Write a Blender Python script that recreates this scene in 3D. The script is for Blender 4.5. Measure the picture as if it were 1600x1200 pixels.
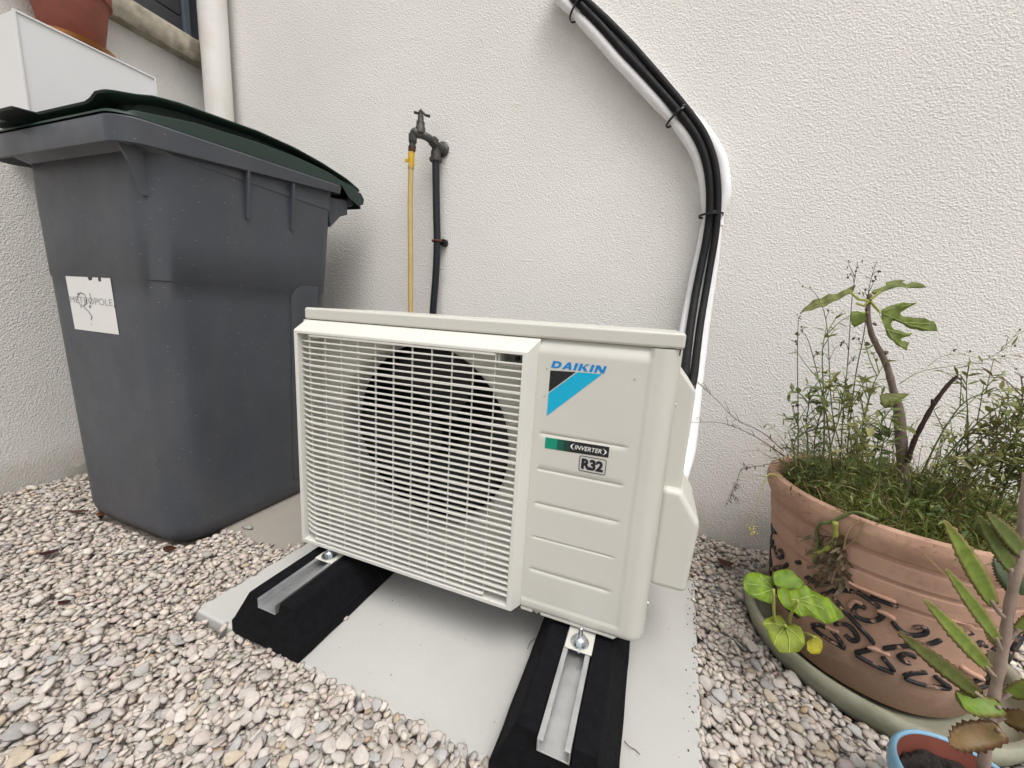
import bpy, bmesh, math, random
import numpy as np
from mathutils import Vector, Matrix

for o in list(bpy.data.objects):
    bpy.data.objects.remove(o, do_unlink=True)
SC = bpy.context.scene
COL = SC.collection
RAD = math.radians

# ------------------------------------------------------------------ camera
CAM_POS = np.array([0.7214, -0.6362, 0.5623])
YAW, PITCH, ROLL, FPX = 0.3468, 0.1795, 0.0619, 600.0       # focal length for a 1600 px wide picture
_fwd = np.array([-math.sin(YAW)*math.cos(PITCH), math.cos(YAW)*math.cos(PITCH), -math.sin(PITCH)])
_r = np.array([math.cos(YAW), math.sin(YAW), 0.0])
_u = np.cross(_r, _fwd)
RGT = _r*math.cos(ROLL) + _u*math.sin(ROLL)
UPV = np.cross(RGT, _fwd)
cam_data = bpy.data.cameras.new('camera')
cam = bpy.data.objects.new('camera', cam_data)
COL.objects.link(cam)
cam_data.sensor_width = 36.0
cam_data.lens = 36.0*FPX/1600.0
cam_data.clip_start = 0.01
cam_data.clip_end = 500.0
cam.matrix_world = Matrix(((RGT[0], UPV[0], -_fwd[0], CAM_POS[0]),
                           (RGT[1], UPV[1], -_fwd[1], CAM_POS[1]),
                           (RGT[2], UPV[2], -_fwd[2], CAM_POS[2]),
                           (0, 0, 0, 1)))
SC.camera = cam

# ------------------------------------------------------------------ world, sun, exposure
SUN_EL, SUN_AZ = RAD(65), RAD(142)      # azimuth measured clockwise from +Y; the light comes from the front, slightly right
world = bpy.data.worlds.new('World')
SC.world = world
world.use_nodes = True
wn, wl = world.node_tree.nodes, world.node_tree.links
wn.clear()
sky = wn.new('ShaderNodeTexSky')
sky.sky_type = 'NISHITA'
sky.sun_disc = False
sky.sun_elevation = SUN_EL
sky.sun_rotation = SUN_AZ
sky.air_density = 1.0
sky.dust_density = 6.0
sky.ozone_density = 0.6
hs = wn.new('ShaderNodeHueSaturation')
hs.inputs['Saturation'].default_value = 0.28      # cloud cover: a pale, nearly white sky
bg = wn.new('ShaderNodeBackground')
bg.inputs['Strength'].default_value = 0.15
wo = wn.new('ShaderNodeOutputWorld')
wl.new(sky.outputs[0], hs.inputs['Color'])
wl.new(hs.outputs[0], bg.inputs['Color'])
wl.new(bg.outputs[0], wo.inputs['Surface'])
sun_data = bpy.data.lights.new('sun', 'SUN')
sun_data.energy = 1.0
sun_data.angle = RAD(35)
sun_data.color = (1.0, 0.965, 0.92)
sun = bpy.data.objects.new('sun', sun_data)
COL.objects.link(sun)
_sd = Vector((math.sin(SUN_AZ)*math.cos(SUN_EL), math.cos(SUN_AZ)*math.cos(SUN_EL), math.sin(SUN_EL)))
sun.rotation_euler = _sd.to_track_quat('Z', 'Y').to_euler()
sun.location = (0, -2, 5)
SC.view_settings.view_transform = 'Standard'
SC.view_settings.look = 'None'
SC.view_settings.gamma = 1.0
SC.view_settings.exposure = 0.1
SC.view_settings.use_curve_mapping = False
SC.cycles.max_bounces = 6
SC.cycles.diffuse_bounces = 3
SC.cycles.glossy_bounces = 3

# ------------------------------------------------------------------ measuring helpers (real 3D places from the survey of the photo)
def ray(px, py):
    d = _fwd*FPX + RGT*(px-800.0) + UPV*(600.0-py)
    return d
def at(px, py, x=None, y=None, z=None):
    d = ray(px, py)
    if y is not None: t = (y-CAM_POS[1])/d[1]
    elif z is not None: t = (z-CAM_POS[2])/d[2]
    else: t = (x-CAM_POS[0])/d[0]
    return CAM_POS + d*t
def onplane(px, py, p0, n):
    d = ray(px, py); n = np.asarray(n, float)
    t = np.dot(np.asarray(p0)-CAM_POS, n)/np.dot(d, n)
    return CAM_POS + d*t
def to_px(P):
    d = np.asarray(P, float)-CAM_POS
    w = d@_fwd
    return np.stack([800+FPX*(d@RGT)/w, 600-FPX*(d@UPV)/w, w], -1)

# ------------------------------------------------------------------ object helpers
WLOC = {}
def tag(o, label=None, cat=None, group=None, kind=None):
    if label: o['label'] = label
    if cat: o['category'] = cat
    if group: o['group'] = group
    if kind: o['kind'] = kind
    return o
def thing(name, label, cat, loc, group=None):
    o = bpy.data.objects.new(name, None)
    COL.objects.link(o)
    o.empty_display_size = 0.05
    o.location = loc
    WLOC[o.name] = Vector(loc)
    return tag(o, label, cat, group)
def adopt(o, parent, loc):
    o.location = loc
    WLOC[o.name] = Vector(loc)
    if parent is not None:
        o.parent = parent
        o.matrix_parent_inverse = Matrix.Translation(-WLOC[parent.name])
def finish(me, smooth, angle=35):
    if smooth:
        me.polygons.foreach_set('use_smooth', [True]*len(me.polygons))
        if angle < 179:
            me.set_sharp_from_angle(angle=RAD(angle))
    me.update()
def obj(name, verts, faces, mat, parent=None, smooth=True, angle=35, cols=None, bevel=0, bseg=2, base=False):
    v = np.asarray(verts, float).reshape(-1, 3)
    lo, hi = v.min(0), v.max(0)
    c = (lo+hi)/2
    if base: c[2] = lo[2]
    me = bpy.data.meshes.new(name)
    me.from_pydata((v-c).tolist(), [], [list(map(int, f)) for f in faces])
    me.materials.append(mat)
    if cols is not None:
        ca = me.color_attributes.new('Col', 'FLOAT_COLOR', 'POINT')
        cc = np.ones((len(v), 4)); cc[:, :3] = cols
        ca.data.foreach_set('color', cc.ravel())
    finish(me, smooth, angle)
    o = bpy.data.objects.new(name, me)
    COL.objects.link(o)
    adopt(o, parent, Vector(c))
    if bevel:
        m = o.modifiers.new('bevel', 'BEVEL'); m.width = bevel; m.segments = bseg; m.limit_method = 'ANGLE'; m.angle_limit = RAD(28)
        m.harden_normals = True
        me.polygons.foreach_set('use_smooth', [True]*len(me.polygons))
    return o
class MB:
    """collects geometry for ONE mesh object"""
    def __init__(s): s.v = []; s.f = []; s.c = []
    def add(s, v, f, col=None):
        n = sum(len(a) for a in s.v)
        v = np.asarray(v, float).reshape(-1, 3)
        s.v.append(v); s.f += [[int(i)+n for i in q] for q in f]
        s.c.append(np.tile(np.asarray(col if col is not None else (1, 1, 1), float), (len(v), 1)))
        return s
    def build(s, name, mat, parent=None, colors=False, **k):
        v = np.concatenate(s.v)
        return obj(name, v, s.f, mat, parent, cols=np.concatenate(s.c) if colors else None, **k)
def g_box(x0, x1, y0, y1, z0, z1):
    v = [(x0, y0, z0), (x1, y0, z0), (x1, y1, z0), (x0, y1, z0), (x0, y0, z1), (x1, y0, z1), (x1, y1, z1), (x0, y1, z1)]
    f = [(0, 3, 2, 1), (4, 5, 6, 7), (0, 1, 5, 4), (1, 2, 6, 5), (2, 3, 7, 6), (3, 0, 4, 7)]
    return v, f
def g_prism(poly, z0, z1):
    n = len(poly)
    v = [(p[0], p[1], z0) for p in poly] + [(p[0], p[1], z1) for p in poly]
    f = [tuple(range(n-1, -1, -1)), tuple(range(n, 2*n))] + [(i, (i+1) % n, (i+1) % n+n, i+n) for i in range(n)]
    return v, f
def g_loft(rings, close=True, caps=(True, True)):
    """rings: list of equally long vertex loops"""
    n = len(rings[0]); v = np.concatenate([np.asarray(r, float) for r in rings]); f = []
    for k in range(len(rings)-1):
        for i in range(n if close else n-1):
            j = (i+1) % n
            f.append((k*n+i, k*n+j, (k+1)*n+j, (k+1)*n+i))
    if caps[0]: f.append(tuple(range(n-1, -1, -1)))
    if caps[1]: f.append(tuple(range((len(rings)-1)*n, len(rings)*n)))
    return v, f
def frames(P):
    P = np.asarray(P, float); T = np.gradient(P, axis=0); T /= np.linalg.norm(T, axis=1)[:, None]+1e-12
    a = np.array([0, 0, 1.0]) if abs(T[0][2]) < .9 else np.array([1.0, 0, 0])
    N = []; n = a-T[0]*np.dot(a, T[0]); n /= np.linalg.norm(n)
    for t in T:
        n = n-t*np.dot(n, t); n /= np.linalg.norm(n)+1e-12; N.append(n.copy())
    N = np.array(N); return P, T, N, np.cross(T, N)
def g_tube(P, r, seg=10, caps=True):
    P, T, N, B = frames(P); r = np.broadcast_to(np.asarray(r, float), (len(P),))
    a = np.linspace(0, 2*math.pi, seg, endpoint=False)
    rings = [P[i]+r[i]*(np.cos(a)[:, None]*N[i]+np.sin(a)[:, None]*B[i]) for i in range(len(P))]
    return g_loft(rings, True, (caps, caps))
def g_lathe(prof, c=(0, 0, 0), seg=48, a0=0, a1=2*math.pi, capb=False, capt=False):
    a = np.linspace(a0, a1, seg, endpoint=False)
    rings = [np.stack([c[0]+r*np.cos(a), c[1]+r*np.sin(a), np.full(seg, c[2]+z)], -1) for r, z in prof]
    return g_loft(rings, True, (capb, capt))
def g_cyl(p0, p1, r, seg=16, r1=None):
    return g_tube([p0, p1], [r, r if r1 is None else r1], seg)
def spline(P, n=60):
    """Catmull-Rom through the points"""
    P = np.asarray(P, float); Q = np.vstack([2*P[0]-P[1], P, 2*P[-1]-P[-2]]); out = []
    m = len(P)-1; k = max(2, n//m)
    for i in range(m):
        p0, p1, p2, p3 = Q[i:i+4]
        for t in np.linspace(0, 1, k, endpoint=False):
            out.append(.5*((2*p1)+(-p0+p2)*t+(2*p0-5*p1+4*p2-p3)*t*t+(-p0+3*p1-3*p2+p3)*t**3))
    out.append(P[-1]); return np.array(out)
def copy_of(o, parent, loc):
    c = o.copy(); COL.objects.link(c); adopt(c, parent, Vector(loc)); return c
def text(name, body, mat, parent, origin, height, width=None, shear=0, bold=0, ex=(1, 0, 0), ez=(0, 0, 1), depth=0.0003, spacing=1.0):
    cu = bpy.data.curves.new(name, 'FONT'); cu.body = body; cu.size = 1; cu.shear = shear; cu.offset = bold; cu.space_character = spacing
    cu.resolution_u = 3
    t = bpy.data.objects.new(name, cu); COL.objects.link(t)
    bpy.context.view_layer.update()
    me = bpy.data.meshes.new_from_object(t.evaluated_get(bpy.context.evaluated_depsgraph_get()))
    bpy.data.objects.remove(t, do_unlink=True)
    n = len(me.vertices); v = np.zeros(n*3); me.vertices.foreach_get('co', v); v = v.reshape(-1, 3)
    fs = [list(p.vertices) for p in me.polygons]
    lo, hi = v.min(0), v.max(0); s = height/(hi[1]-lo[1]); sx = s if width is None else width/(hi[0]-lo[0])
    ex, ez, o0 = np.array(ex, float), np.array(ez, float), np.array(origin, float)
    w = o0+((v[:, 0]-lo[0])*sx)[:, None]*ex+((v[:, 1]-lo[1])*s)[:, None]*ez
    bpy.data.meshes.remove(me)
    return obj(name, w, fs, mat, parent, smooth=False)

# ------------------------------------------------------------------ materials
def new_mat(name):
    m = bpy.data.materials.new(name); m.use_nodes = True
    nt = m.node_tree; b = nt.nodes['Principled BSDF']
    return m, nt, b
def N(nt, typ, **k):
    n = nt.nodes.new(typ)
    for a, v in k.items():
        if a in n.inputs: n.inputs[a].default_value = v
        else: setattr(n, a, v)
    return n
def coords(nt): return N(nt, 'ShaderNodeTexCoord').outputs['Object']
def wcoords(nt): return N(nt, 'ShaderNodeNewGeometry').outputs['Position']
def noise(nt, vec, scale, detail=3, rough=.55):
    n = N(nt, 'ShaderNodeTexNoise'); n.inputs['Scale'].default_value = scale; n.inputs['Detail'].default_value = detail; n.inputs['Roughness'].default_value = rough
    nt.links.new(vec, n.inputs['Vector']); return n.outputs['Fac']
def ramp(nt, fac, stops):
    r = N(nt, 'ShaderNodeValToRGB'); e = r.color_ramp.elements
    while len(e) < len(stops): e.new(.5)
    for i, (p, c) in enumerate(stops):
        e[i].position = p; e[i].color = (*c, 1) if len(c) == 3 else c
    nt.links.new(fac, r.inputs['Fac']); return r.outputs['Color']
def mix(nt, fac, a, b, mode='MIX'):
    m = N(nt, 'ShaderNodeMix', data_type='RGBA', blend_type=mode)
    for sock, val in ((m.inputs['Factor'], fac), (m.inputs['A'] if False else m.inputs[6], a), (m.inputs[7], b)):
        if hasattr(val, 'links'): nt.links.new(val, sock)
        elif isinstance(val, (int, float)): sock.default_value = val
        else: sock.default_value = (*val, 1)
    return m.outputs[2]
def bump(nt, b, h, strength=.3, dist=.002, prev=None):
    n = N(nt, 'ShaderNodeBump'); n.inputs['Strength'].default_value = strength; n.inputs['Distance'].default_value = dist
    nt.links.new(h, n.inputs['Height'])
    if prev is not None: nt.links.new(prev, n.inputs['Normal'])
    nt.links.new(n.outputs[0], b.inputs['Normal']); return n.outputs[0]
def math_(nt, op, a, b=0.0):
    m = N(nt, 'ShaderNodeMath', operation=op)
    for i, v in enumerate((a, b)):
        if hasattr(v, 'links'): nt.links.new(v, m.inputs[i])
        else: m.inputs[i].default_value = v
    return m.outputs[0]
BW = ((.0, (0, 0, 0)), (1, (1, 1, 1)))
def simple(name, col, rough=.5, metal=0, var=.0, scale=20, bmp=0, bscale=200, bdist=.0005, spec=.5, dirt=None, dscale=6):
    m, nt, b = new_mat(name)
    b.inputs['Roughness'].default_value = rough; b.inputs['Metallic'].default_value = metal
    b.inputs['Specular IOR Level'].default_value = spec
    v = wcoords(nt); c = None
    lo = tuple(x*(1-var) for x in col); hi = tuple(min(1, x*(1+var)) for x in col)
    c = ramp(nt, noise(nt, v, scale, 4), ((.3, lo), (.7, hi)))
    if dirt:
        f = ramp(nt, noise(nt, v, dscale, 6, .65), ((.5, (0, 0, 0)), (.72, (1, 1, 1))))
        c = mix(nt, f, c, dirt)
    nt.links.new(c, b.inputs['Base Color'])
    if var or True:
        r = ramp(nt, noise(nt, v, scale*2.3, 3), ((.3, (max(0, rough-.08),)*3), (.7, (min(1, rough+.08),)*3)))
        nt.links.new(r, b.inputs['Roughness'])
    if bmp: bump(nt, b, noise(nt, v, bscale, 3), bmp, bdist)
    return m

def mat_stucco(name, base, mossy=False):
    m, nt, b = new_mat(name)
    v = wcoords(nt)
    b.inputs['Roughness'].default_value = .92; b.inputs['Specular IOR Level'].default_value = .15
    big = noise(nt, v, 1.7, 4, .6)
    c = ramp(nt, big, ((.25, tuple(x*.93 for x in base)), (.75, tuple(min(1, x*1.03) for x in base))))
    fine = noise(nt, v, 185, 2.5, .6)
    # weathering near the ground: grey dust band with a ragged edge, and a few rain stains
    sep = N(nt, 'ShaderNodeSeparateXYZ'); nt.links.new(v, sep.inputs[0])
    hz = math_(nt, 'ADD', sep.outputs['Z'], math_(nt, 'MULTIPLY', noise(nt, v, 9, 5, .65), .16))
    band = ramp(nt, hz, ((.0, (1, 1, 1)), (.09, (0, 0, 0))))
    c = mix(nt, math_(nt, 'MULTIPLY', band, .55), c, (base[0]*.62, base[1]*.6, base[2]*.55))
    if mossy:
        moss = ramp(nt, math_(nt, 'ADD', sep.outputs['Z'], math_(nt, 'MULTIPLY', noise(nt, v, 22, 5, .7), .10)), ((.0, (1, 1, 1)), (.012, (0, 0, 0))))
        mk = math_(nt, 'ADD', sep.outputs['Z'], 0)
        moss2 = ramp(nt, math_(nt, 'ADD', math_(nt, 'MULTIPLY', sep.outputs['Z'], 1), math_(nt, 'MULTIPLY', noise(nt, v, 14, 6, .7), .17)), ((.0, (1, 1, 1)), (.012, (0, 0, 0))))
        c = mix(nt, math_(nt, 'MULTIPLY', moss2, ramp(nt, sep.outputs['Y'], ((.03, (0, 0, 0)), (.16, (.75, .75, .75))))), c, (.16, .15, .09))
    spots = ramp(nt, noise(nt, v, 60, 2, .4), ((.74, (0, 0, 0)), (.8, (1, 1, 1))))
    c = mix(nt, math_(nt, 'MULTIPLY', spots, .25), c, (base[0]*.8, base[1]*.72, base[2]*.6))
    nt.links.new(c, b.inputs['Base Color'])
    vor = N(nt, 'ShaderNodeTexVoronoi', feature='F1'); vor.inputs['Scale'].default_value = 215
    warp = N(nt, 'ShaderNodeVectorMath', operation='ADD')
    nx = N(nt, 'ShaderNodeTexNoise'); nx.inputs['Scale'].default_value = 60; nt.links.new(v, nx.inputs['Vector'])
    sc = N(nt, 'ShaderNodeVectorMath', operation='SCALE'); sc.inputs['Scale'].default_value = .009; nt.links.new(nx.outputs['Color'], sc.inputs[0])
    nt.links.new(v, warp.inputs[0]); nt.links.new(sc.outputs[0], warp.inputs[1]); nt.links.new(warp.outputs[0], vor.inputs['Vector'])
    h = math_(nt, 'ADD', math_(nt, 'MULTIPLY', vor.outputs['Distance'], .55), fine)
    p = bump(nt, b, h, .85, .0030)
    return m
M = {}
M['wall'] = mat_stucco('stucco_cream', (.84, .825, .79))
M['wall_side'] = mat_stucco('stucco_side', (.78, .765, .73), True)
M['ivory'] = simple('ivory_paint', (.615, .61, .555), .38, 0, .02, 8, .08, 500, .0003)
M['ivory_plastic'] = simple('ivory_plastic', (.70, .695, .645), .42, 0, .02, 8)
M['dark_inside'] = simple('dark_inside', (.012, .012, .013), .6)
M['fan_black'] = simple('fan_black', (.010, .010, .011), .45)
M['coil'] = simple('coil_fins', (.03, .03, .032), .5, .5)
M['blue_dark'] = simple('print_black', (.012, .014, .018), .35)
M['print_blue'] = simple('print_blue', (.0, .235, .62), .35)
M['print_cyan'] = simple('print_cyan', (.0, .42, .66), .35)
M['print_green'] = simple('print_green', (.0, .27, .17), .35)
M['print_white'] = simple('print_white', (.8, .8, .78), .4)
M['print_silver'] = simple('print_silver', (.62, .62, .60), .35, .2)
M['rubber'] = simple('black_rubber', (.0052, .0056, .0072), .85, 0, .35, 60, .9, 420, .002, spec=.16)
M['alu'] = simple('aluminium', (.62, .63, .64), .42, .85, .12, 30, .15, 300, .0003)
M['zinc'] = simple('zinc', (.62, .66, .68), .25, 1, .1, 40)
M['screw'] = simple('screw_metal', (.5, .5, .48), .35, .9, .1, 40)
M['white_tape'] = simple('white_insulation', (.88, .88, .89), .6, 0, .04, 30, .5, 90, .002)
M['black_cable'] = simple('black_cable', (.007, .007, .008), .65, 0, .2, 30, spec=.3)
M['tie'] = simple('nylon_black', (.012, .012, .013), .45)
M['pvc'] = simple('downpipe_pvc', (.79, .775, .745), .5, 0, .03, 6, dirt=(.68, .65, .58), dscale=4)
M['tap'] = simple('dull_bronze', (.085, .085, .08), .5, .6, .3, 90, .3, 250, .0008)
M['tan_hose'] = simple('tan_hose', (.58, .42, .17), .5, 0, .08, 40)
M['yellow'] = simple('yellow_plastic', (.75, .45, .03), .35)
M['brown_clip'] = simple('rust_clip', (.11, .03, .02), .6, .3, .3, 80)
M['blue_pipe'] = simple('navy_pipe', (.008, .011, .017), .32)
M['terra'] = simple('terracotta', (.42, .22, .145), .85, 0, .14, 9, .35, 140, .0012, spec=.25, dirt=(.27, .165, .115), dscale=11)
M['terra_red'] = simple('terracotta_red', (.24, .07, .045), .7, 0, .15, 20)
M['saucer'] = simple('stone_saucer', (.34, .335, .255), .85, 0, .18, 14, .3, 160, .001, spec=.2, dirt=(.22, .23, .15), dscale=9)
M['orange'] = simple('orange_glaze', (.38, .15, .03), .35, 0, .15, 12)
M['lightblue'] = simple('blue_glaze', (.22, .42, .58), .4, 0, .1, 25)
M['soil'] = simple('soil', (.035, .025, .018), .95, 0, .4, 60, 1, 90, .01)
M['soil_dark'] = simple('soil_dark', (.018, .014, .012), .95, 0, .5, 70, 1, 80, .01)
M['white_box'] = simple('white_enamel', (.78, .79, .80), .35, 0, .015, 5)
M['anthracite'] = simple('anthracite', (.042, .044, .05), .5, 0, .08, 10)
M['blue_grey'] = simple('blue_grey_frame', (.09, .11, .14), .45)
M['navy'] = simple('navy_strip', (.02, .025, .037), .5)
M['sill'] = simple('old_concrete', (.34, .31, .25), .9, 0, .3, 25, .7, 120, .002, spec=.2, dirt=(.13, .12, .07), dscale=8)
M['bin_green'] = simple('bin_lid_green', (.014, .034, .027), .5, 0, .1, 9)
M['bin_dark'] = simple('bin_lid_dark', (.007, .010, .011), .5, 0, .1, 9)
M['bark'] = simple('fig_bark', (.20, .155, .13), .85, 0, .3, 50, .6, 160, .0015, spec=.2)
M['dark_bark'] = simple('dead_wood', (.06, .04, .035), .85, 0, .35, 60, .6, 160, .0015, spec=.2)
M['kal_stem'] = simple('kalanchoe_stem', (.30, .23, .19), .7, 0, .2, 45, .4, 200, .001, spec=.2)
M['straw'] = simple('dry_straw', (.33, .24, .13), .85, 0, .3, 40)

def mat_concrete(name, col, dark):
    m, nt, b = new_mat(name); v = wcoords(nt)
    b.inputs['Roughness'].default_value = .88; b.inputs['Specular IOR Level'].default_value = .2
    c = ramp(nt, noise(nt, v, 3.5, 5, .6), ((.3, tuple(x*.93 for x in col)), (.7, tuple(min(1, x*1.05) for x in col))))
    sp = ramp(nt, noise(nt, v, 45, 4, .6), ((.62, (0, 0, 0)), (.78, (1, 1, 1))))
    c = mix(nt, math_(nt, 'MULTIPLY', sp, .35), c, dark)
    vo = N(nt, 'ShaderNodeTexVoronoi'); vo.inputs['Scale'].default_value = 26; nt.links.new(v, vo.inputs['Vector'])
    dots = ramp(nt, vo.outputs['Distance'], ((.035, (1, 1, 1)), (.06, (0, 0, 0))))
    c = mix(nt, math_(nt, 'MULTIPLY', dots, .5), c, tuple(x*.5 for x in dark))
    st = ramp(nt, noise(nt, v, 1.9, 7, .68), ((.48, (0, 0, 0)), (.70, (1, 1, 1))))
    c = mix(nt, math_(nt, 'MULTIPLY', st, .45), c, tuple(.5*(x+y) for x, y in zip(col, dark)))
    vp = N(nt, 'ShaderNodeTexVoronoi'); vp.inputs['Scale'].default_value = 75; nt.links.new(v, vp.inputs['Vector'])
    pore = ramp(nt, vp.outputs['Distance'], ((.06, (1, 1, 1)), (.12, (0, 0, 0))))
    c = mix(nt, math_(nt, 'MULTIPLY', pore, .3), c, tuple(x*.6 for x in dark))
    nt.links.new(c, b.inputs['Base Color'])
    bump(nt, b, noise(nt, v, 240, 4, .6), .25, .0012)
    return m
M['slab'] = mat_concrete('pale_concrete', (.505, .503, .48), (.42, .41, .375))
M['old_slab'] = mat_concrete('old_paving', (.34, .315, .28), (.2, .18, .15))

def mat_bin():
    m, nt, b = new_mat('bin_plastic'); v = wcoords(nt)
    c = ramp(nt, noise(nt, v, 4, 4, .6), ((.3, (.054, .061, .074)), (.7, (.070, .078, .093))))
    # dusty scuffs, stretched along the ground direction
    mp = N(nt, 'ShaderNodeMapping'); mp.inputs['Scale'].default_value = (1, 1, .35); nt.links.new(v, mp.inputs[0])
    d = ramp(nt, noise(nt, mp.outputs[0], 6, 6, .7), ((.5, (0, 0, 0)), (.8, (1, 1, 1))))
    c = mix(nt, math_(nt, 'MULTIPLY', d, .4), c, (.13, .122, .11))
    mp2 = N(nt, 'ShaderNodeMapping'); mp2.inputs['Scale'].default_value = (18, 18, 60); mp2.inputs['Rotation'].default_value = (.5, .3, .7); nt.links.new(v, mp2.inputs[0])
    vo = N(nt, 'ShaderNodeTexVoronoi'); vo.inputs['Scale'].default_value = 1.6; nt.links.new(mp2.outputs[0], vo.inputs['Vector'])
    sc = ramp(nt, vo.outputs['Distance'], ((.05, (1, 1, 1)), (.09, (0, 0, 0))))
    c = mix(nt, math_(nt, 'MULTIPLY', sc, .6), c, (.3, .3, .3))
    nt.links.new(c, b.inputs['Base Color'])
    r = ramp(nt, noise(nt, v, 9, 4), ((.3, (.36,)*3), (.7, (.52,)*3))); nt.links.new(r, b.inputs['Roughness'])
    bump(nt, b, noise(nt, v, 500, 2), .06, .0004)
    return m
M['bin'] = mat_bin()

def mat_leaf(name, rough=.5, trans=.3):
    m, nt, b = new_mat(name)
    a = N(nt, 'ShaderNodeVertexColor', layer_name='Col')
    v = wcoords(nt)
    c = mix(nt, 1.0, a.outputs['Color'], ramp(nt, noise(nt, v, 75, 4), ((.28, (.72, .74, .62)), (.55, (1, 1, 1)), (.78, (1.3, 1.2, 1.25)))), 'MULTIPLY')
    nt.links.new(c, b.inputs['Base Color'])
    bump(nt, b, noise(nt, v, 260, 3), .35, .0012)
    b.inputs['Roughness'].default_value = rough; b.inputs['Specular IOR Level'].default_value = .35
    t = N(nt, 'ShaderNodeBsdfTranslucent'); nt.links.new(c, t.inputs['Color'])
    ms = N(nt, 'ShaderNodeMixShader'); ms.inputs[0].default_value = trans
    nt.links.new(b.outputs[0], ms.inputs[1]); nt.links.new(t.outputs[0], ms.inputs[2])
    out = nt.nodes['Material Output']; nt.links.new(ms.outputs[0], out.inputs['Surface'])
    return m
M['leaf'] = mat_leaf('leaf')
M['leaf_thick'] = mat_leaf('succulent_leaf', .45, .12)

def mat_pebble():
    m, nt, b = new_mat('pebble_stone')
    a = N(nt, 'ShaderNodeVertexColor', layer_name='Col'); v = wcoords(nt)
    k = ramp(nt, noise(nt, v, 130, 4, .6), ((.25, (.82,)*3), (.75, (1.12,)*3)))
    c = mix(nt, 1.0, a.outputs['Color'], k, 'MULTIPLY')
    nt.links.new(c, b.inputs['Base Color'])
    b.inputs['Roughness'].default_value = .72; b.inputs['Specular IOR Level'].default_value = .3
    bump(nt, b, noise(nt, v, 500, 3), .15, .0006)
    return m
M['pebble'] = mat_pebble()
M['earth'] = simple('gravel_earth', (.33, .295, .255), .95, 0, .35, 40, 1, 60, .01, spec=.1)

def mat_worn_black():
    m, nt, b = new_mat('worn_black_paint'); v = wcoords(nt)
    f = ramp(nt, noise(nt, v, 55, 5, .65), ((.56, (0, 0, 0)), (.66, (1, 1, 1))))
    c = mix(nt, f, (.013, .013, .014), (.40, .235, .165))
    nt.links.new(c, b.inputs['Base Color']); b.inputs['Roughness'].default_value = .6
    bump(nt, b, noise(nt, v, 160, 3), .3, .001)
    return m
M['worn_black'] = mat_worn_black()
def mat_planter():
    m, nt, b = new_mat('planter_clay'); v = wcoords(nt)
    b.inputs['Roughness'].default_value = .82; b.inputs['Specular IOR Level'].default_value = .25
    c = ramp(nt, noise(nt, v, 7, 5, .6), ((.25, (.35, .21, .148)), (.5, (.49, .305, .22)), (.75, (.58, .38, .285))))
    d = ramp(nt, noise(nt, v, 17, 6, .7), ((.55, (0, 0, 0)), (.75, (1, 1, 1))))
    c = mix(nt, math_(nt, 'MULTIPLY', d, .5), c, (.22, .14, .10))
    p = ramp(nt, noise(nt, v, 5, 6, .7), ((.58, (0, 0, 0)), (.72, (1, 1, 1))))
    c = mix(nt, math_(nt, 'MULTIPLY', p, .35), c, (.52, .45, .37))
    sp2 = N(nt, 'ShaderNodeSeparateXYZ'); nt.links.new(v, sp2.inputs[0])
    base_shade = ramp(nt, math_(nt, 'ADD', sp2.outputs['Z'], math_(nt, 'MULTIPLY', noise(nt, v, 13, 6, .65), .16)), ((.0, (.7, .7, .7)), (.05, (0, 0, 0))))  # shading of the lower pot painted into the clay as a ragged brown band
    c = mix(nt, base_shade, c, (.25, .165, .115))
    nt.links.new(c, b.inputs['Base Color'])
    bump(nt, b, noise(nt, v, 130, 4), .5, .0016)
    return m
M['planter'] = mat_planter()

# ================================================================== THE SETTING
WALL_Y, WALL_X = 0.68, -1.25
GZ = -0.15
ground = obj('ground', [(-150, -150, GZ), (150, -150, GZ), (150, 150, GZ), (-150, 150, GZ)], [(0, 1, 2, 3)], M['earth'], smooth=False)
tag(ground, 'gravel bed of rounded pale pebbles around the concrete slab', None, None, 'structure')

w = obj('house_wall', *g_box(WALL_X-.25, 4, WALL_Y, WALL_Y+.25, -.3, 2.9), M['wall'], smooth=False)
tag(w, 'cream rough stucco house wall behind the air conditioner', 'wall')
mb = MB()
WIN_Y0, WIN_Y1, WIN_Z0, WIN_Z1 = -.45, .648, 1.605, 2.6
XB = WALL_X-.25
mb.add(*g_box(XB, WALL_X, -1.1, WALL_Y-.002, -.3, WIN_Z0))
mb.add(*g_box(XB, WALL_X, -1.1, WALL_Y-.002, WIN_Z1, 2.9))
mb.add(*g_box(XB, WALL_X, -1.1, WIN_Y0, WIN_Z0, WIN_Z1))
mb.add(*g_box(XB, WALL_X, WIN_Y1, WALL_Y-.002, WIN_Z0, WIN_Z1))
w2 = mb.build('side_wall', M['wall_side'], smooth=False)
tag(w2, 'grey stucco side wall left of the wheeled bin, below the shuttered window', 'wall')

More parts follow.
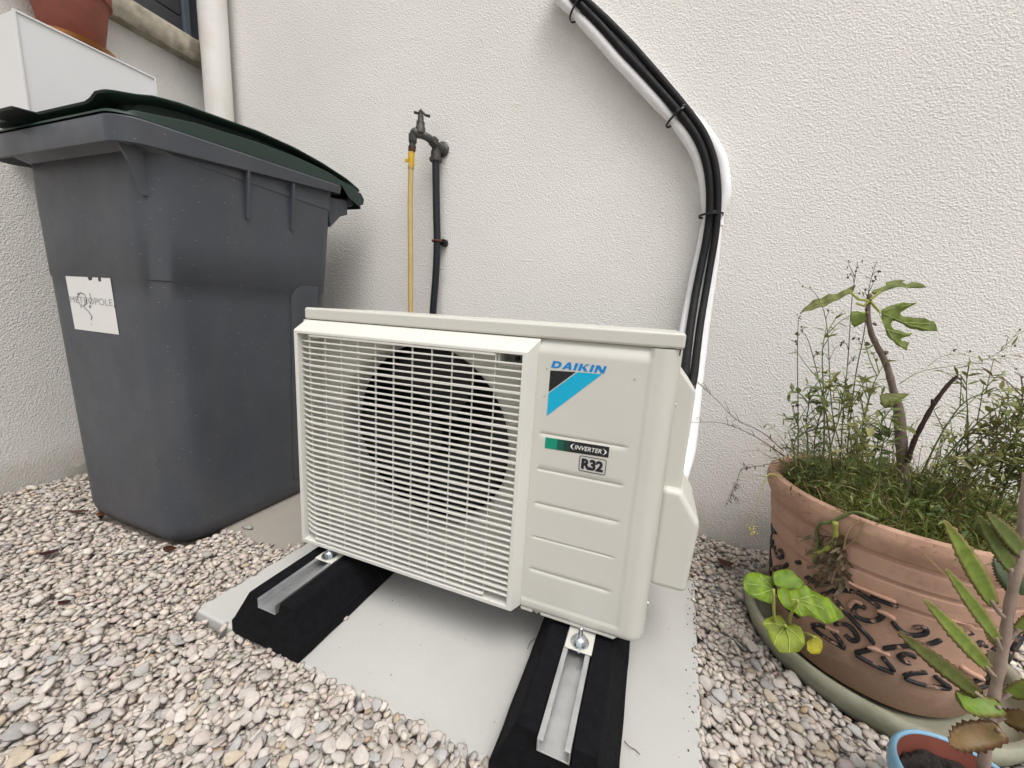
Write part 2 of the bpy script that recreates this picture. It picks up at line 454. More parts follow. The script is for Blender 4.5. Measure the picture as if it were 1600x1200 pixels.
# window with closed dark shutter and a weathered sill
win = thing('window', 'dark grey shuttered window at the upper left above a stained sill', 'window', (WALL_X, .1, 1.6))
z = WIN_Z0+.004
while z < WIN_Z1-.02:
    obj('shutter_slat', *g_box(WALL_X-.05, WALL_X-.032, WIN_Y0+.004, .586, z, z+.083), M['anthracite'], win, bevel=.004)
    z += .087
obj('guide_rail', *g_box(WALL_X-.055, WALL_X-.018, .588, .612, WIN_Z0+.003, WIN_Z1-.003), M['blue_grey'], win, bevel=.002)
obj('frame', *g_box(WALL_X-.06, WALL_X-.028, .614, WIN_Y1-.001, WIN_Z0+.003, WIN_Z1-.003), M['navy'], win, bevel=.002)  # dark navy upright strip between the guide rail and the wall edge
v, f = g_prism([(WALL_X-.06, -.5), (WALL_X+.055, -.5), (WALL_X+.055, .668), (WALL_X-.06, .668)], 1.515, 1.603)
rr = np.random.RandomState(4)
mbs = MB(); ys = np.linspace(-.5, .668, 60); rings = []
for yy in ys:
    j = rr.uniform(-.0035, .0035, 6)
    rings.append([(WALL_X+.002, yy, 1.516), (WALL_X+.05+j[0], yy, 1.516+j[1]), (WALL_X+.058+j[2], yy, 1.53+j[3]), (WALL_X+.056+j[4], yy, 1.592+j[5]), (WALL_X+.048, yy, 1.600), (WALL_X+.002, yy, 1.6035)])
mbs.add(*g_loft(rings))
obj_sill = mbs.build('sill', M['sill'], win, smooth=True, angle=50)

# downpipe in the corner
dp = thing('downpipe', 'off white rain downpipe in the corner between the two walls', 'downpipe', (-1.13, .61, -.12))
dpc = (-1.128, .612)
obj('pipe', *g_lathe([(.05, -.13), (.05, 2.88)], (dpc[0], dpc[1], 0), 40), M['pvc'], dp, angle=60)
obj('bracket', *g_lathe([(.052, 2.0), (.055, 2.003), (.055, 2.03), (.052, 2.033)], (dpc[0], dpc[1], 0), 40), M['pvc'], dp, angle=60)

# slabs
def slab(name, poly, z0, z1, mat, label):
    o = obj(name, *g_prism(poly, z0, z1), mat, bevel=.006, bseg=3)
    return tag(o, label, 'slab')
SLZ = -.11
SLAB = [(-.148, -.176), (.863, -.200), (.898, .412), (-.118, .440)]
slab('concrete_slab', SLAB, -.152, SLZ, M['slab'], 'pale smooth concrete slab under the air conditioner')
OLD = [(-.62, .070), (-.160, .050), (-.125, .50), (-.60, .52)]
slab('paving_slab', OLD, -.152, -.121, M['old_slab'], 'brownish old paving slab between the bin and the pale slab')

# ================================================================== AIR CONDITIONER
W_, D_, H_ = .765, .285, .55
ac = thing('air_conditioner', 'ivory outdoor air conditioner unit with wide louvred fan grille', 'air conditioner', (W_/2, D_/2, 0))
def sdf_rrect(x, z, x0, x1, z0, z1, r):
    cx, cz, hx, hz = (x0+x1)/2, (z0+z1)/2, (x1-x0)/2-r, (z1-z0)/2-r
    qx, qz = abs(x-cx)-hx, abs(z-cz)-hz
    return math.hypot(max(qx, 0), max(qz, 0))+min(max(qx, qz), 0)-r
# right front panel and corner column: one swept sheet with a shallow recess and grooves
path = []
for x in np.concatenate([np.linspace(.5365, .56, 10), np.linspace(.566, .705, 26), np.linspace(.709, .735, 14)]): path.append((x, 0.0, 0, 1))
for a in np.linspace(0, math.pi/2, 10)[1:]: path.append((.735+.03*math.sin(a), .03-.03*math.cos(a), -math.sin(a), math.cos(a)))
for y in (.08, .14, .2, D_): path.append((W_, y, -1, 0))
GRV = [.358, .291, .224, .156, .089]
zs = set(np.linspace(0, .524, 60).round(5)) | set(np.linspace(.0, .05, 16).round(5)) | set(np.linspace(.48, .524, 18).round(5))
for g in GRV: zs |= {round(g+d, 5) for d in (-.0032, -.0020, -.0008, .0004, .0012, .0022)}
zs = sorted(zs); keep = [zs[0]]
for z in zs[1:]:
    if z-keep[-1] > .0007: keep.append(z)
zs = keep
rings = []
for z in zs:
    row = []
    for (x, y, nx, ny) in path:
        d = 0.0
        if ny == 1:
            kx = min(1, max(0, (.7245-x)/.009)); kx = kx*kx*(3-2*kx)
            d = .0016*kx*min(1, max(0, (z-.020)/.003))
            tz = min(1, max(0, (z-.499)/.0235)); d += .0105*kx*tz**1.6
            for g in GRV:
                if .552 <= x <= .694:
                    dz = z-g
                    d += .0026*max(0, 1-abs(dz+.0006)/.0024)
        if z < .014: d += .007*(1-math.sqrt(max(0, 1-(1-z/.014)**2)))
        row.append((x+nx*d, y+ny*d, z))
    rings.append(row)
v, f = g_loft(rings, close=False, caps=(False, False))
casing = obj('casing', v, f, M['ivory'], ac, angle=60)
# closed shell behind: left side, back, bottom, roof
mb = MB()
mb.add(*g_box(0, .0015, .0, D_, 0, .524))
mb.add(*g_box(.0015, W_-.0015, D_-.002, D_, 0, .524))
mb.add(*g_box(.0015, W_-.0015, .036, D_-.002, .0085, .010))
mb.build('rear_shell', M['ivory'], ac, smooth=False)
# top cover
obj('top_cover', *g_box(-.002, W_+.0005, .0035, D_+.003, .5248, H_), M['ivory'], ac, bevel=.005, bseg=3)
rim_mb = MB()
rim_mb.add(*g_box(.004, W_-.004, .0125, .02, .515, .5246))  # dark strip added behind the cover joint to block light in the gap
rim_mb.build('seam_blocker', M['dark_inside'], ac, smooth=False)
obj('corner_ledge', *g_prism([(.716, .0095), (.7245, .0015), (.735, .0012), (.748, .0055), (.757, .015), (.7625, .03), (.7625, .05), (.716, .05)], .5222, .5236), M['ivory'], ac)
# bottom lip with notch
mb = MB()
mb.add(*g_prism([(.5365, .003), (.56, .003), (.563, .008), (.575, .008), (.578, .003), (.715, .003), (.722, .012), (.722, .06), (.5365, .06)], -.005, .001))
mb.build('base_pan', M['ivory'], ac, bevel=.0015)
# fan panel with round opening
fc = (.270, .287); fr = .205; seg = 72
an = np.linspace(0, 2*math.pi, seg, endpoint=False)
outer = []
x0, x1, z0, z1 = .0015, .5365, .003, .524
for a in an:
    dx, dz = math.cos(a), math.sin(a)
    tx = ((x1-fc[0]) if dx > 0 else (x0-fc[0]))/dx if abs(dx) > 1e-6 else 1e9
    tz = ((z1-fc[1]) if dz > 0 else (z0-fc[1]))/dz if abs(dz) > 1e-6 else 1e9
    t = min(tx, tz); outer.append((fc[0]+dx*t, .034, fc[1]+dz*t))
ringat = lambda r, y: [(fc[0]+r*math.cos(a), y, fc[1]+r*math.sin(a)) for a in an]
v, f = g_loft([outer, ringat(fr+.018, .034), ringat(fr+.008, .038), ringat(fr+.001, .048), ringat(fr-.002, .062), ringat(fr-.002, .10)], caps=(False, False))
obj('fan_shroud', v, f, M['ivory'], ac, angle=50)
mb = MB()
mb.add(*g_box(.003, .5345, .20, .205, .004, .52))          # heat exchanger
mb.add(*g_box(.530, .5345, .05, .20, .004, .52))
mb.add(*g_box(.003, .0045, .05, .20, .004, .52))
mb.add(*g_box(.0045, .53, .05, .20, .5185, .52)); mb.add(*g_box(.0045, .53, .05, .20, .004, .0055))
mb.build('fan_chamber', M['dark_inside'], ac, smooth=False)
# fan
fan = obj('fan', *g_tube([(fc[0], .062, fc[1]), (fc[0], .067, fc[1]), (fc[0], .13, fc[1])], [.03, .045, .05], 32), M['fan_black'], ac, angle=50)
for k in range(3):
    a0 = k*2*math.pi/3+.5; rg = []
    for i, r in enumerate(np.linspace(.045, .196, 8)):
        t = i/7; row = []
        for j, u in enumerate(np.linspace(0, 1, 12)):
            a = a0+(u*(1.5+.25*t))+t*.45; row.append((fc[0]+r*math.cos(a), .078+.045*u+.01*math.sin(math.pi*u), fc[1]+r*math.sin(a)))
        rg.append(row)
    v1, f1 = g_loft(rg, close=False, caps=(False, False))
    o = obj('blade', v1, f1, M['fan_black'], fan, angle=80)
    sm = o.modifiers.new('thick', 'SOLIDIFY'); sm.thickness = .003
# grille frame: chamfered border
def rect(x0, x1, z0, z1, y): return [(x0, y, z0), (x1, y, z0), (x1, y, z1), (x0, y, z1)]
GY = -.026
rg = [rect(.0002, .5380, .003, .5238, .0065), rect(-.001, .5265, .0065, .503, GY+.002), rect(.0, .525, .008, .5005, GY), rect(.0095, .5165, .0165, .4955, GY-.0005), rect(.0115, .5150, .0185, .4935, .0335)]
v, f = g_loft(rg, caps=(False, False))
grille = obj('grille_frame', v, f, M['ivory_plastic'], ac, bevel=.0016, bseg=2)
# slats
def slat_mesh(h, d, x0, x1, curve=True):
    xs = np.concatenate([np.linspace(x0, .052, 9), [.15, .3, .42, .50, x1]]) if curve else np.array([x0, x0+.003, .15, .3, .42, x1-.003, x1])
    rings = []
    for x in xs:
        y = GY
        if curve and x < .052: y = GY+.011*((.052-x)/(.052-x0))**1.9
        if not curve and (x == xs[0] or x == xs[-1]): y = GY+.002
        if curve and x > .505: y = GY+.0
        # sloping blade: nose in front is rounded, tail runs back and slightly up
        rings.append([(x, y+.0012, -h/2), (x, y, -h/2+.0007), (x, y, h/2-.0007), (x, y+.0014, h/2), (x, y+d, h/2-.0009), (x, y+d, h/2-.0021)])
    return g_loft(rings)
PITCH_S = (.4955-.0270)/37
protos = {}
def slat(i):
    z = .4955-.003-i*PITCH_S
    kind = 'end' if i in (0, 37) else ('thick' if i % 5 == 0 else 'thin')
    if kind not in protos:
        v, f = slat_mesh({'end': .0046, 'thick': .0050, 'thin': .0035}[kind], {'end': .0085, 'thick': .0085, 'thin': .0080}[kind], .039 if kind == 'end' else .0098, .4665 if kind == 'end' else .5175, kind != 'end')
        v = np.asarray(v, float); v[:, 2] += z
        o = obj('slat', v, f, M['ivory_plastic'], grille, angle=40); protos[kind] = (o, z)
    else:
        o, zp = protos[kind]
        l = WLOC[o.name].copy(); l.z += z-zp
        copy_of(o, grille, l)
for i in range(38): slat(i)
b0 = None
for k in range(11):
    x = .0392+.0427*k
    if b0 is None:
        b0 = obj('grille_bar', *g_box(x-.0007, x+.0007, GY+.0030, GY+.0080, .0195, .4945), M['ivory_plastic'], grille, bevel=.0005, bseg=1); xb = x
    else:
        l = WLOC[b0.name].copy(); l.x += x-xb; copy_of(b0, grille, l)
# screw pocket in the upper right corner, block in the upper left
mb = MB(); mb.add(*g_box(.468, .5148, GY+.010, .033, .4735, .4765)); mb.add(*g_box(.468, .4715, GY+.010, .033, .4765, .4932))
mb.build('screw_pocket', M['ivory_plastic'], grille, bevel=.001)
obj('screw', *g_cyl((.496, .0125, .485), (.496, .006, .485), .0045, 14), M['dark_inside'], grille)
obj('clip_pocket', *g_box(.0122, .036, .002, .013, .484, .4932), M['ivory_plastic'], grille, bevel=.001)
# screws on the casing
for (p, q) in (((.762, .058, .012), (.7675, .058, .012)), ((.762, .040, .060), (.7675, .040, .060)), ((.762, .05, .43), (.7672, .05, .43)), ((.569, .012, -.002), (.569, .0065, -.002))):
    obj('screw', *g_cyl(p, q, .0042, 12), M['screw'], ac)
for (x, z) in ((.6985, .4725), (.5535, .474), (.5525, .425)):
    obj('rivet', *g_cyl((x, .0035, z), (x, .0008, z), .0013, 8), M['screw'], ac)

# valve cover on the right side
def hex_block(name, pts0, pts1, mat, parent, bev):
    return obj(name, *g_loft([pts0, pts1]), mat, parent, bevel=bev, bseg=3)
def ysweep(poly, ya, yb, sh=0): return [(p[0], ya, p[1]) for p in poly], [(p[0], yb, p[1]) for p in poly]
A, B = ysweep([(.7652, .235), (.8, .235), (.801, .448), (.7652, .492)], .11, .262)
hex_block('side_handle', A, B, M['ivory'], ac, .006)
A, B = ysweep([(.7652, .058), (.834, .058), (.840, .205), (.801, .262), (.7652, .262)], .095, .270)
hex_block('valve_cover', A, B, M['ivory'], ac, .012)

# printed marks on the right panel
PY = .0011
lg = obj('logo', [(.5595, PY, .4715), (.6035, PY, .4735), (.5595, PY, .4335)], [(0, 2, 1)], M['blue_dark'], ac, smooth=False)
obj('logo_band', [(.5595, PY, .4310), (.6065, PY, .4735), (.6470, PY, .4745), (.5595, PY, .3905)], [(0, 3, 2, 1)], M['print_cyan'], lg, smooth=False)
def bold_letters(word, x0, z0, h, wtot, shear, mat, parent, y):
    S = .30                      # stroke width relative to a letter width of 1
    quads = {'I': [[(0, 0), (S, 0), (S, 1), (0, 1)]],
             'D': 'ring', 'A': [[(0, 0), (.30, 0), (.62, 1), (.40, 1)], [(.72, 0), (1.02, 0), (.70, 1), (.40, 1)], [(.26, .18), (.78, .18), (.72, .38), (.33, .38)]],
             'K': [[(0, 0), (S, 0), (S, 1), (0, 1)], [(S-.05, .42), (S+.18, .62), (.98, 1), (.62, 1)], [(S-.02, .52), (S+.22, .66), (1.02, 0), (.66, 0)]],
             'N': [[(0, 0), (S*.9, 0), (S*.9, 1), (0, 1)], [(1-S*.9, 0), (1, 0), (1, 1), (1-S*.9, 1)], [(.0, 1), (.34, 1), (1.0, 0), (.66, 0)]]}
    wd = {'I': .34, 'D': 1.0, 'A': 1.02, 'K': 1.0, 'N': 1.0}; gap = .14
    tot = sum(wd[c] for c in word)+gap*(len(word)-1); u = (wtot-shear*h)/tot; x = x0
    for c in word:
        mbl = MB(); tr_ = lambda p, k: (x+p[0]*u+shear*h*p[1], y-.00006*k, z0+h*p[1])
        if quads[c] == 'ring':
            o_ = [(0, 0), (.45, 0), (.72, .05), (.92, .2), (1.0, .5), (.92, .8), (.72, .95), (.45, 1), (0, 1)]; i_ = [(S, .24), (.45, .24), (.56, .26), (.66, .35), (.70, .5), (.66, .65), (.56, .74), (.45, .76), (S, .76)]
            mbl.add(*g_loft([[tr_(p, 0) for p in o_], [tr_(p, 0) for p in i_]], caps=(False, False)))
        else:
            for k_, q_ in enumerate(quads[c]): mbl.add([tr_(p, k_) for p in q_], [(0, 1, 2, 3)])
        mbl.build('letter', mat, parent, smooth=False); x += (wd[c]+gap)*u
bold_letters('DAIKIN', .5600, .4762, .0122, .0935, .28, M['print_blue'], lg, PY)
inv = obj('inverter_label', [(.6050, PY, .3325), (.6715, PY, .3345), (.6715, PY, .3535), (.6050, PY, .3525)], [(0, 1, 2, 3)], M['blue_dark'], ac, smooth=False)
obj('green_field', [(.5605, PY, .3315), (.582, PY, .332), (.582, PY, .352), (.5605, PY, .3515)], [(0, 1, 2, 3)], M['print_green'], inv, smooth=False)
M['print_fade'] = simple('print_fade', (.004, .10, .065), .35); M['print_fade2'] = simple('print_fade2', (.008, .045, .035), .35)
obj('fade_field', [(.582, PY, .332), (.594, PY, .3322), (.594, PY, .3523), (.582, PY, .352)], [(0, 1, 2, 3)], M['print_fade'], inv, smooth=False)
obj('fade_field', [(.594, PY, .3322), (.605, PY, .3325), (.605, PY, .3525), (.594, PY, .3523)], [(0, 1, 2, 3)], M['print_fade2'], inv, smooth=False)
text('inverter_lettering', 'INVERTER', M['print_white'], inv, (.6135, PY-.0003, .3393), .0078, .046, .22, .012)
for s, cx in ((-1, .6125), (1, .6615)):
    pts_o = [(cx+s*(.0065-.0075*abs(t)**2), PY-.0003, .3433+t*.0062) for t in np.linspace(-1, 1, 12)]
    pts_i = [(cx+s*(.0035-.0045*abs(t)**2), PY-.0003, .3433+t*.0062) for t in np.linspace(-1, 1, 12)]
    v, f = g_loft([pts_o, pts_i], close=False, caps=(False, False)); obj('swoosh', v, f, M['print_white'], inv, smooth=False)
def rr2(x0, x1, z0, z1, r, y, n=6):
    out = []
    for cx, cz, a0 in ((x1-r, z1-r, 0), (x0+r, z1-r, 90), (x0+r, z0+r, 180), (x1-r, z0+r, 270)):
        for t in range(n+1):
            a = RAD(a0+90*t/n); out.append((cx+r*math.cos(a), y, cz+r*math.sin(a)))
    return out
v, f = g_loft([rr2(.6235, .6695, .302, .3300, .003, PY), rr2(.6247, .6683, .3032, .3288, .0022, PY)], caps=(False, False))
r32 = obj('refrigerant_label', v, f, M['blue_dark'], ac, smooth=False)
obj('label_field', rr2(.6249, .6681, .3034, .3286, .0022, PY+.0001), [tuple(range(27, -1, -1))], M['print_silver'], r32, smooth=False)
text('refrigerant_lettering', 'R32', M['blue_dark'], r32, (.6275, PY-.0003, .3062), .0198, .0375, 0, .055, spacing=.98)

# ================================================================== RUBBER FEET
def rubber_foot(cx, y0, y1, label):
    t = thing('rubber_foot', label, 'support foot', (cx, (y0+y1)/2, SLZ), 'rubber support feet')
    zt = -.0165; rr = np.random.RandomState(int(cx*100))
    prof = [(-.090, SLZ+.0005), (-.090, SLZ+.030), (-.084, SLZ+.037), (-.060, zt-.004), (-.055, zt), (-.025, zt), (-.025, zt-.024), (.025, zt-.024), (.025, zt), (.055, zt), (.060, zt-.004), (.084, SLZ+.037), (.090, SLZ+.030), (.090, SLZ+.0005)]
    ys = [y0]+list(np.linspace(y0+.035, y1-.035, 24))+[y1]
    rings = []
    for i, y in enumerate(ys):
        ring = []
        for (x, z) in prof:
            yy = y
            hgt = (z-SLZ)/(zt-SLZ)
            if i == 0: yy = y0+max(0, hgt-.33)*.030
            if i == len(ys)-1: yy = y1-max(0, hgt-.33)*.030
            ring.append((cx+x+rr.uniform(-.0006, .0006), yy, z))
        rings.append(ring)
    blk = obj('rubber_block', *g_loft(rings), M['rubber'], t, bevel=.0025, bseg=2)
    # aluminium C channel
    wl_, dp_, th = .0235, .021, .002
    sec = [(-wl_, 0), (-wl_+.0085, 0), (-wl_+.0085, -.004), (-wl_+.0085-th, -.004), (-wl_+.0085-th, -th), (-wl_+th, -th), (-wl_+th, -dp_+th), (wl_-th, -dp_+th), (wl_-th, -th), (wl_-.0085+th, -th), (wl_-.0085+th, -.004), (wl_-.0085, -.004), (wl_-.0085, 0), (wl_, 0), (wl_, -dp_), (-wl_, -dp_)]
    zc = zt+.0018
    rings = [[(cx+x, y, zc+z) for (x, z) in sec] for y in (y0+.010, y0+.15, y1-.15, y1-.010)]
    obj('channel', *g_loft(rings), M['alu'], t, bevel=.0004, bseg=1)
    for by in (-.022, .29):
        b = obj('bolt', *g_tube([(cx+.002, by, zc-.015), (cx+.002, by, zc+.030), (cx+.002, by, zc+.034), (cx+.002, by, zc+.0355)], [.0042, .0042, .0035, .0018], 12), M['zinc'], t)
        obj('washer', *g_lathe([(.0045, .0), (.0165, .0), (.0165, .0018), (.0045, .0018)], (cx+.002, by, zc+.0042), 28), M['zinc'], b, angle=40)
        rg = [(.0086, 0), (.0092, .0008), (.0092, .0055), (.0083, .0068)]
        obj('nut', *g_lathe(rg, (cx+.002, by, zc+.006), 6, capb=True, capt=True), M['zinc'], b, angle=20)
        obj('lock_nut', *g_lathe([(.0105, 0), (.0105, .002), (.0075, .004)], (cx+.002, by, zc+.0128), 20, capb=True, capt=True), M['zinc'], b, angle=30)
    return t
rubber_foot(.0765, -.186, .405, 'black rubber foot with metal channel under the louvred fan end')
rubber_foot(.6575, -.212, .380, 'black rubber foot with metal channel under the logo panel end')
# pressed steel mounting feet of the unit (front and back)
for cx in (.0785, .6595):
    for y0, y1 in ((-.040, .05), (.255, .315)):
        mb = MB(); zc = -.0147
        mb.add(*g_box(cx-.024, cx+.024, y0, y1, zc+.0006, zc+.0036))
        o = mb.build('mounting_foot', M['ivory'], ac, bevel=.001)
        yy = .018 if y0 < 0 else .27
        obj('mounting_web', *g_prism([(cx-.020, yy), (cx+.020, yy), (cx+.020, yy+.004), (cx-.020, yy+.004)], zc+.0037, .0005), M['ivory'], ac)

# ================================================================== PIPE BUNDLE
pb = thing('pipe_bundle', 'bundle of white insulated pipes and black cables tied to the stucco wall', 'pipes', (.82, .6, .2))
# centre line: (px, py, depth) read off the photo
cl = [(868, -40, .64), (890, -14, .64), (910, 10, .64), (945, 44, .64), (979, 80, .64), (1021, 127, .64), (1064, 178, .64), (1092, 217, .64), (1107, 255, .64), (1113, 295, .64), (1113, 337, .64), (1109, 375, .635), (1101, 420, .62), (1093, 465, .59), (1086, 510, .53), (1081, 550, .45), (1076, 590, .36), (1064, 640, .29)]
C0 = np.array([at(a, b, y=c) for a, b, c in cl])
CC = spline(C0, 90)
T = np.gradient(CC, axis=0); T /= np.linalg.norm(T, axis=1)[:, None]
LAT = np.cross(T, np.array([0, 1.0, 0])); LAT /= np.linalg.norm(LAT, axis=1)[:, None]     # sideways in the wall plane
if LAT[0][0] < 0: LAT = -LAT                                                              # + = upper right
s = np.linspace(0, 1, len(CC))
def strand(offs, ydepth, r, name, mat, until=1.0, seg=14):
    n = int(len(CC)*until)
    o = np.interp(s, *zip(*offs)); yd = np.interp(s, *zip(*ydepth))
    P = CC+LAT*o[:, None]+np.array([0, 1.0, 0])*yd[:, None]
    P = P[:n]; rr = np.interp(s[:n], *zip(*r))
    return obj(name, *g_tube(P, rr, seg), mat, pb, angle=80)
tie_s = [float(np.argmin(np.linalg.norm(CC-C0[k], axis=1)))/(len(CC)-1) for k in (2, 6, 10)]
T1, T2, T3 = tie_s
def pinch(r, amt):
    out = []
    for k in np.linspace(0, 1, 201):
        m = 1.0
        for t in tie_s: m -= amt*math.exp(-((k-t)/.018)**2)
        out.append((k, r*m))
    return out
wp1 = strand([(0, -.036), (T1, -.027), ((T1+T2)/2, -.033), (T2, -.026), ((T2+T3)/2, -.020), (T3, -.012), (.72, -.020), (.85, -.022), (1, -.018)], [(0, -.008), (.36, -.006), (.6, .010), (.8, .03), (1, .05)], pinch(.0148, .30), 'white_pipe', M['white_tape'], .97)
wp2 = strand([(0, .012), (T1, .010), (T2, .012), ((T2+T3)/2, .030), (T3-.05, .030), (T3, .016), (T3+.03, .014)], [(0, .014), (.6, .014)], pinch(.0195, .22), 'white_pipe', M['white_tape'], T3+.03)
strand([(0, -.009), (.118, -.007), (.24, -.012), (.353, -.007), (.6, -.009), (.75, -.013), (.88, -.012), (1, -.01)], [(0, -.018), (.6, -.018), (1, -.012)], [(0, .0105), (1, .0105)], 'black_cable', M['black_cable'])
strand([(0, .010), (.118, .009), (.24, .012), (.353, .011), (.6, .0105), (.75, .012), (.88, .010), (1, .008)], [(0, -.018), (.6, -.018), (1, -.012)], [(0, .0095), (1, .0095)], 'black_cable', M['black_cable'])
# the long white pipe that drops behind the unit to the valve cover
dropP = spline([at(1120, 330, y=.654), at(1117, 360, y=.653), at(1112, 410, y=.648), at(1105, 460, y=.635), at(1098, 510, y=.61), at(1092, 560, y=.58), at(1086, 610, y=.545), at(1081, 660, y=.50), at(1075, 705, y=.45), at(1064, 742, y=.37), at(1050, 780, y=.27)], 60)
obj('white_pipe', *g_tube(dropP, [.0185]*len(dropP), 14), M['white_tape'], pb, angle=80)
for t in tie_s:
    i = int(t*(len(CC)-1)); w_ = .033 if t < .5 else .031; c = CC[i]+LAT[i]*(-.013 if t < .5 else -.004)+np.array([0, -.004, 0])
    a = np.linspace(0, 2*math.pi, 28, endpoint=False)
    ring = lambda k, dt: [c+LAT[i]*((w_+k)*math.cos(q))+np.array([0, 1.0, 0])*((.0275+k)*math.sin(q))+T[i]*dt for q in a]
    tie = obj('cable_tie', *g_loft([ring(-.001, -.0028), ring(.0015, -.0026), ring(.0015, .0026), ring(-.001, .0028)], caps=(False, False)), M['tie'], pb, angle=40)
    hb = c+np.array([0, -.0295, 0])+LAT[i]*.004
    ex, ez = LAT[i], T[i]
    v = []
    for sy in (.002, -.006):
        for sx, sz in ((-1, -1), (1, -1), (1, 1), (-1, 1)): v.append(hb+ex*sx*.0055+ez*sz*.0045+np.array([0, sy, 0]))
    obj('tie_head', v, [(3, 2, 1, 0), (4, 5, 6, 7), (0, 1, 5, 4), (1, 2, 6, 5), (2, 3, 7, 6), (3, 0, 4, 7)], M['tie'], tie, bevel=.001)
    tl = [hb+np.array([0, -.004, 0])+ex*.004, hb+np.array([0, -.008, 0])+ex*.012, hb+np.array([0, -.006, 0])+ex*.018+ez*.003]
    obj('tie_tail', *g_tube(tl, [.0018]*3, 6), M['tie'], tie)

# ================================================================== WATER TAP, PIPE, HOSE
TY = .60
tap = thing('garden_tap', 'weathered bronze garden tap with T handle on the stucco wall', 'tap', tuple(at(690, 232, y=WALL_Y)))
P_fl = at(692, 234, y=WALL_Y-.003); P_nut = at(677, 222, y=.635); P_body = at(656, 210, y=.60); P_spt = at(645, 214, y=.592)
body = spline([at(686, 230, y=.655), P_nut, at(667, 214, y=.615), P_body, at(648, 208, y=.594), at(645, 216, y=.592), at(644.5, 224, y=.592)], 36)
obj('body', *g_tube(body, np.interp(np.linspace(0, 1, len(body)), [0, .25, .5, .62, .8, 1], [.0135, .013, .013, .0165, .0125, .0115]), 18), M['tap'], tap, angle=70)
bp = at(657, 206, y=.60); up = np.array([.0, 0, 1.0])
obj('bonnet', *g_lathe([(.0165, -.006), (.0165, .012), (.0145, .016), (.0145, .030), (.0105, .034), (.0095, .050), (.006, .053), (.005, .066)], tuple(bp), 16, capb=True, capt=True), M['tap'], tap, angle=30)
hz = bp+np.array([0, 0, .066])
obj('handle', *g_tube([at(648, 175.5, y=.603), at(654, 177, y=.601), hz, at(664, 179.5, y=.599), at(671, 181.5, y=.597)], [.0048, .0040, .0052, .0040, .0048], 12), M['tap'], tap, angle=60)
obj('hex_nut', *g_tube([at(680, 224.5, y=.640), at(675, 219.5, y=.628)], [.0195, .0195], 6), M['tap'], tap, angle=20)
obj('spout_nut', *g_lathe([(.014, -.014), (.0155, -.012), (.0155, .008), (.014, .010)], tuple(at(645, 215, y=.592)), 6, capb=True, capt=True), M['tap'], tap, angle=20)
obj('hose_thread', *g_lathe([(.0115, -.018), (.0125, -.016), (.0125, -.008), (.0105, -.006), (.0105, .0), (.0125, .002), (.0125, .010)], tuple(at(644.5, 224, y=.592)), 18, capb=True), M['tap'], tap, angle=30)
fl = P_fl
v, f = g_tube([fl+np.array([0, 0, 0]), fl+np.array([0, -.006, 0]), fl+np.array([0, -.008, 0]), fl+np.array([-.004, -.03, .0])], [.025, .025, .018, .014], 22)
obj('wall_plate', v, f, M['tap'], tap, angle=35)
for dx, dz in ((.014, .014), (-.014, -.014)):
    p = fl+np.array([dx, -.0055, dz]); obj('screw', *g_cyl(p, p+np.array([0, -.004, 0]), .005, 10), M['screw'], tap)

wp = thing('water_pipe', 'blackish plastic water pipe running down the wall from the tap', 'pipe', tuple(at(677, 480, y=.64)))
pp = spline([at(681, 236, y=.648), at(681, 260, y=.648), at(682, 330, y=.65), at(683, 377, y=.65), at(681, 430, y=.648), at(677, 482, y=.646), at(672, 560, y=.645), at(668, 650, y=.645), at(668, 712, y=.645)], 60)
obj('pipe', *g_tube(pp, [.0132]*len(pp), 18), M['blue_pipe'], wp, angle=80)
cp = at(681, 243, y=.648)
obj('compression_fitting', *g_lathe([(.0145, -.022), (.0205, -.020), (.0205, -.008), (.0175, -.006), (.0175, .012), (.0145, .016), (.0145, .024)], tuple(cp), 20, capb=True, capt=True), M['tap'], wp, angle=30)
for k in range(10):
    a = k*2*math.pi/10; p = cp+np.array([.0205*math.cos(a), .0205*math.sin(a), -.019])
    obj('fitting_rib', *g_cyl(p, p+np.array([0, 0, .010]), .0022, 6), M['tap'], wp)
kp = at(683, 377, y=.65)
a = np.linspace(0, 2*math.pi, 25)
clip = obj('pipe_clip', *g_tube([kp+np.array([.0165*math.cos(q), .0165*math.sin(q), 0]) for q in a[:-1]]+[kp+np.array([.0165, 0, 0])], [.0042]*25, 8), M['brown_clip'], wp, angle=60)
obj('clip_base', *g_tube([kp+np.array([.016, .014, -.002]), kp+np.array([.016, WALL_Y-kp[1], -.002])], [.013, .014], 16), M['fan_black'], clip)

hose = thing('garden_hose', 'tan garden hose hanging straight down from the tap spout', 'hose', tuple(at(642, 480, y=.592)))
hp = spline([at(643.5, 234, y=.592), at(642, 262, y=.592), at(641, 330, y=.592), at(641.5, 400, y=.592), at(641.5, 470, y=.592), at(643, 560, y=.592), at(646, 650, y=.59)], 50)
obj('tube', *g_tube(hp, [.0092]*len(hp), 14), M['tan_hose'], hose, angle=80)
obj('washer_ring', *g_lathe([(.0105, -.008), (.0125, -.006), (.0125, .006), (.0105, .008)], tuple(at(643.6, 233, y=.592)), 18, capb=True, capt=True), M['brown_clip'], hose)
obj('coupling', *g_lathe([(.0098, -.022), (.0105, -.020), (.0105, .012), (.0112, .022)], tuple(at(642.6, 250, y=.592)), 18, capb=True, capt=True), M['yellow'], hose)
tb = at(636, 251, y=.592)
obj('coupling_lever', *g_box(tb[0]-.008, tb[0]+.010, tb[1]-.003, tb[1]+.003, tb[2]-.005, tb[2]+.006), M['yellow'], hose, bevel=.0015)
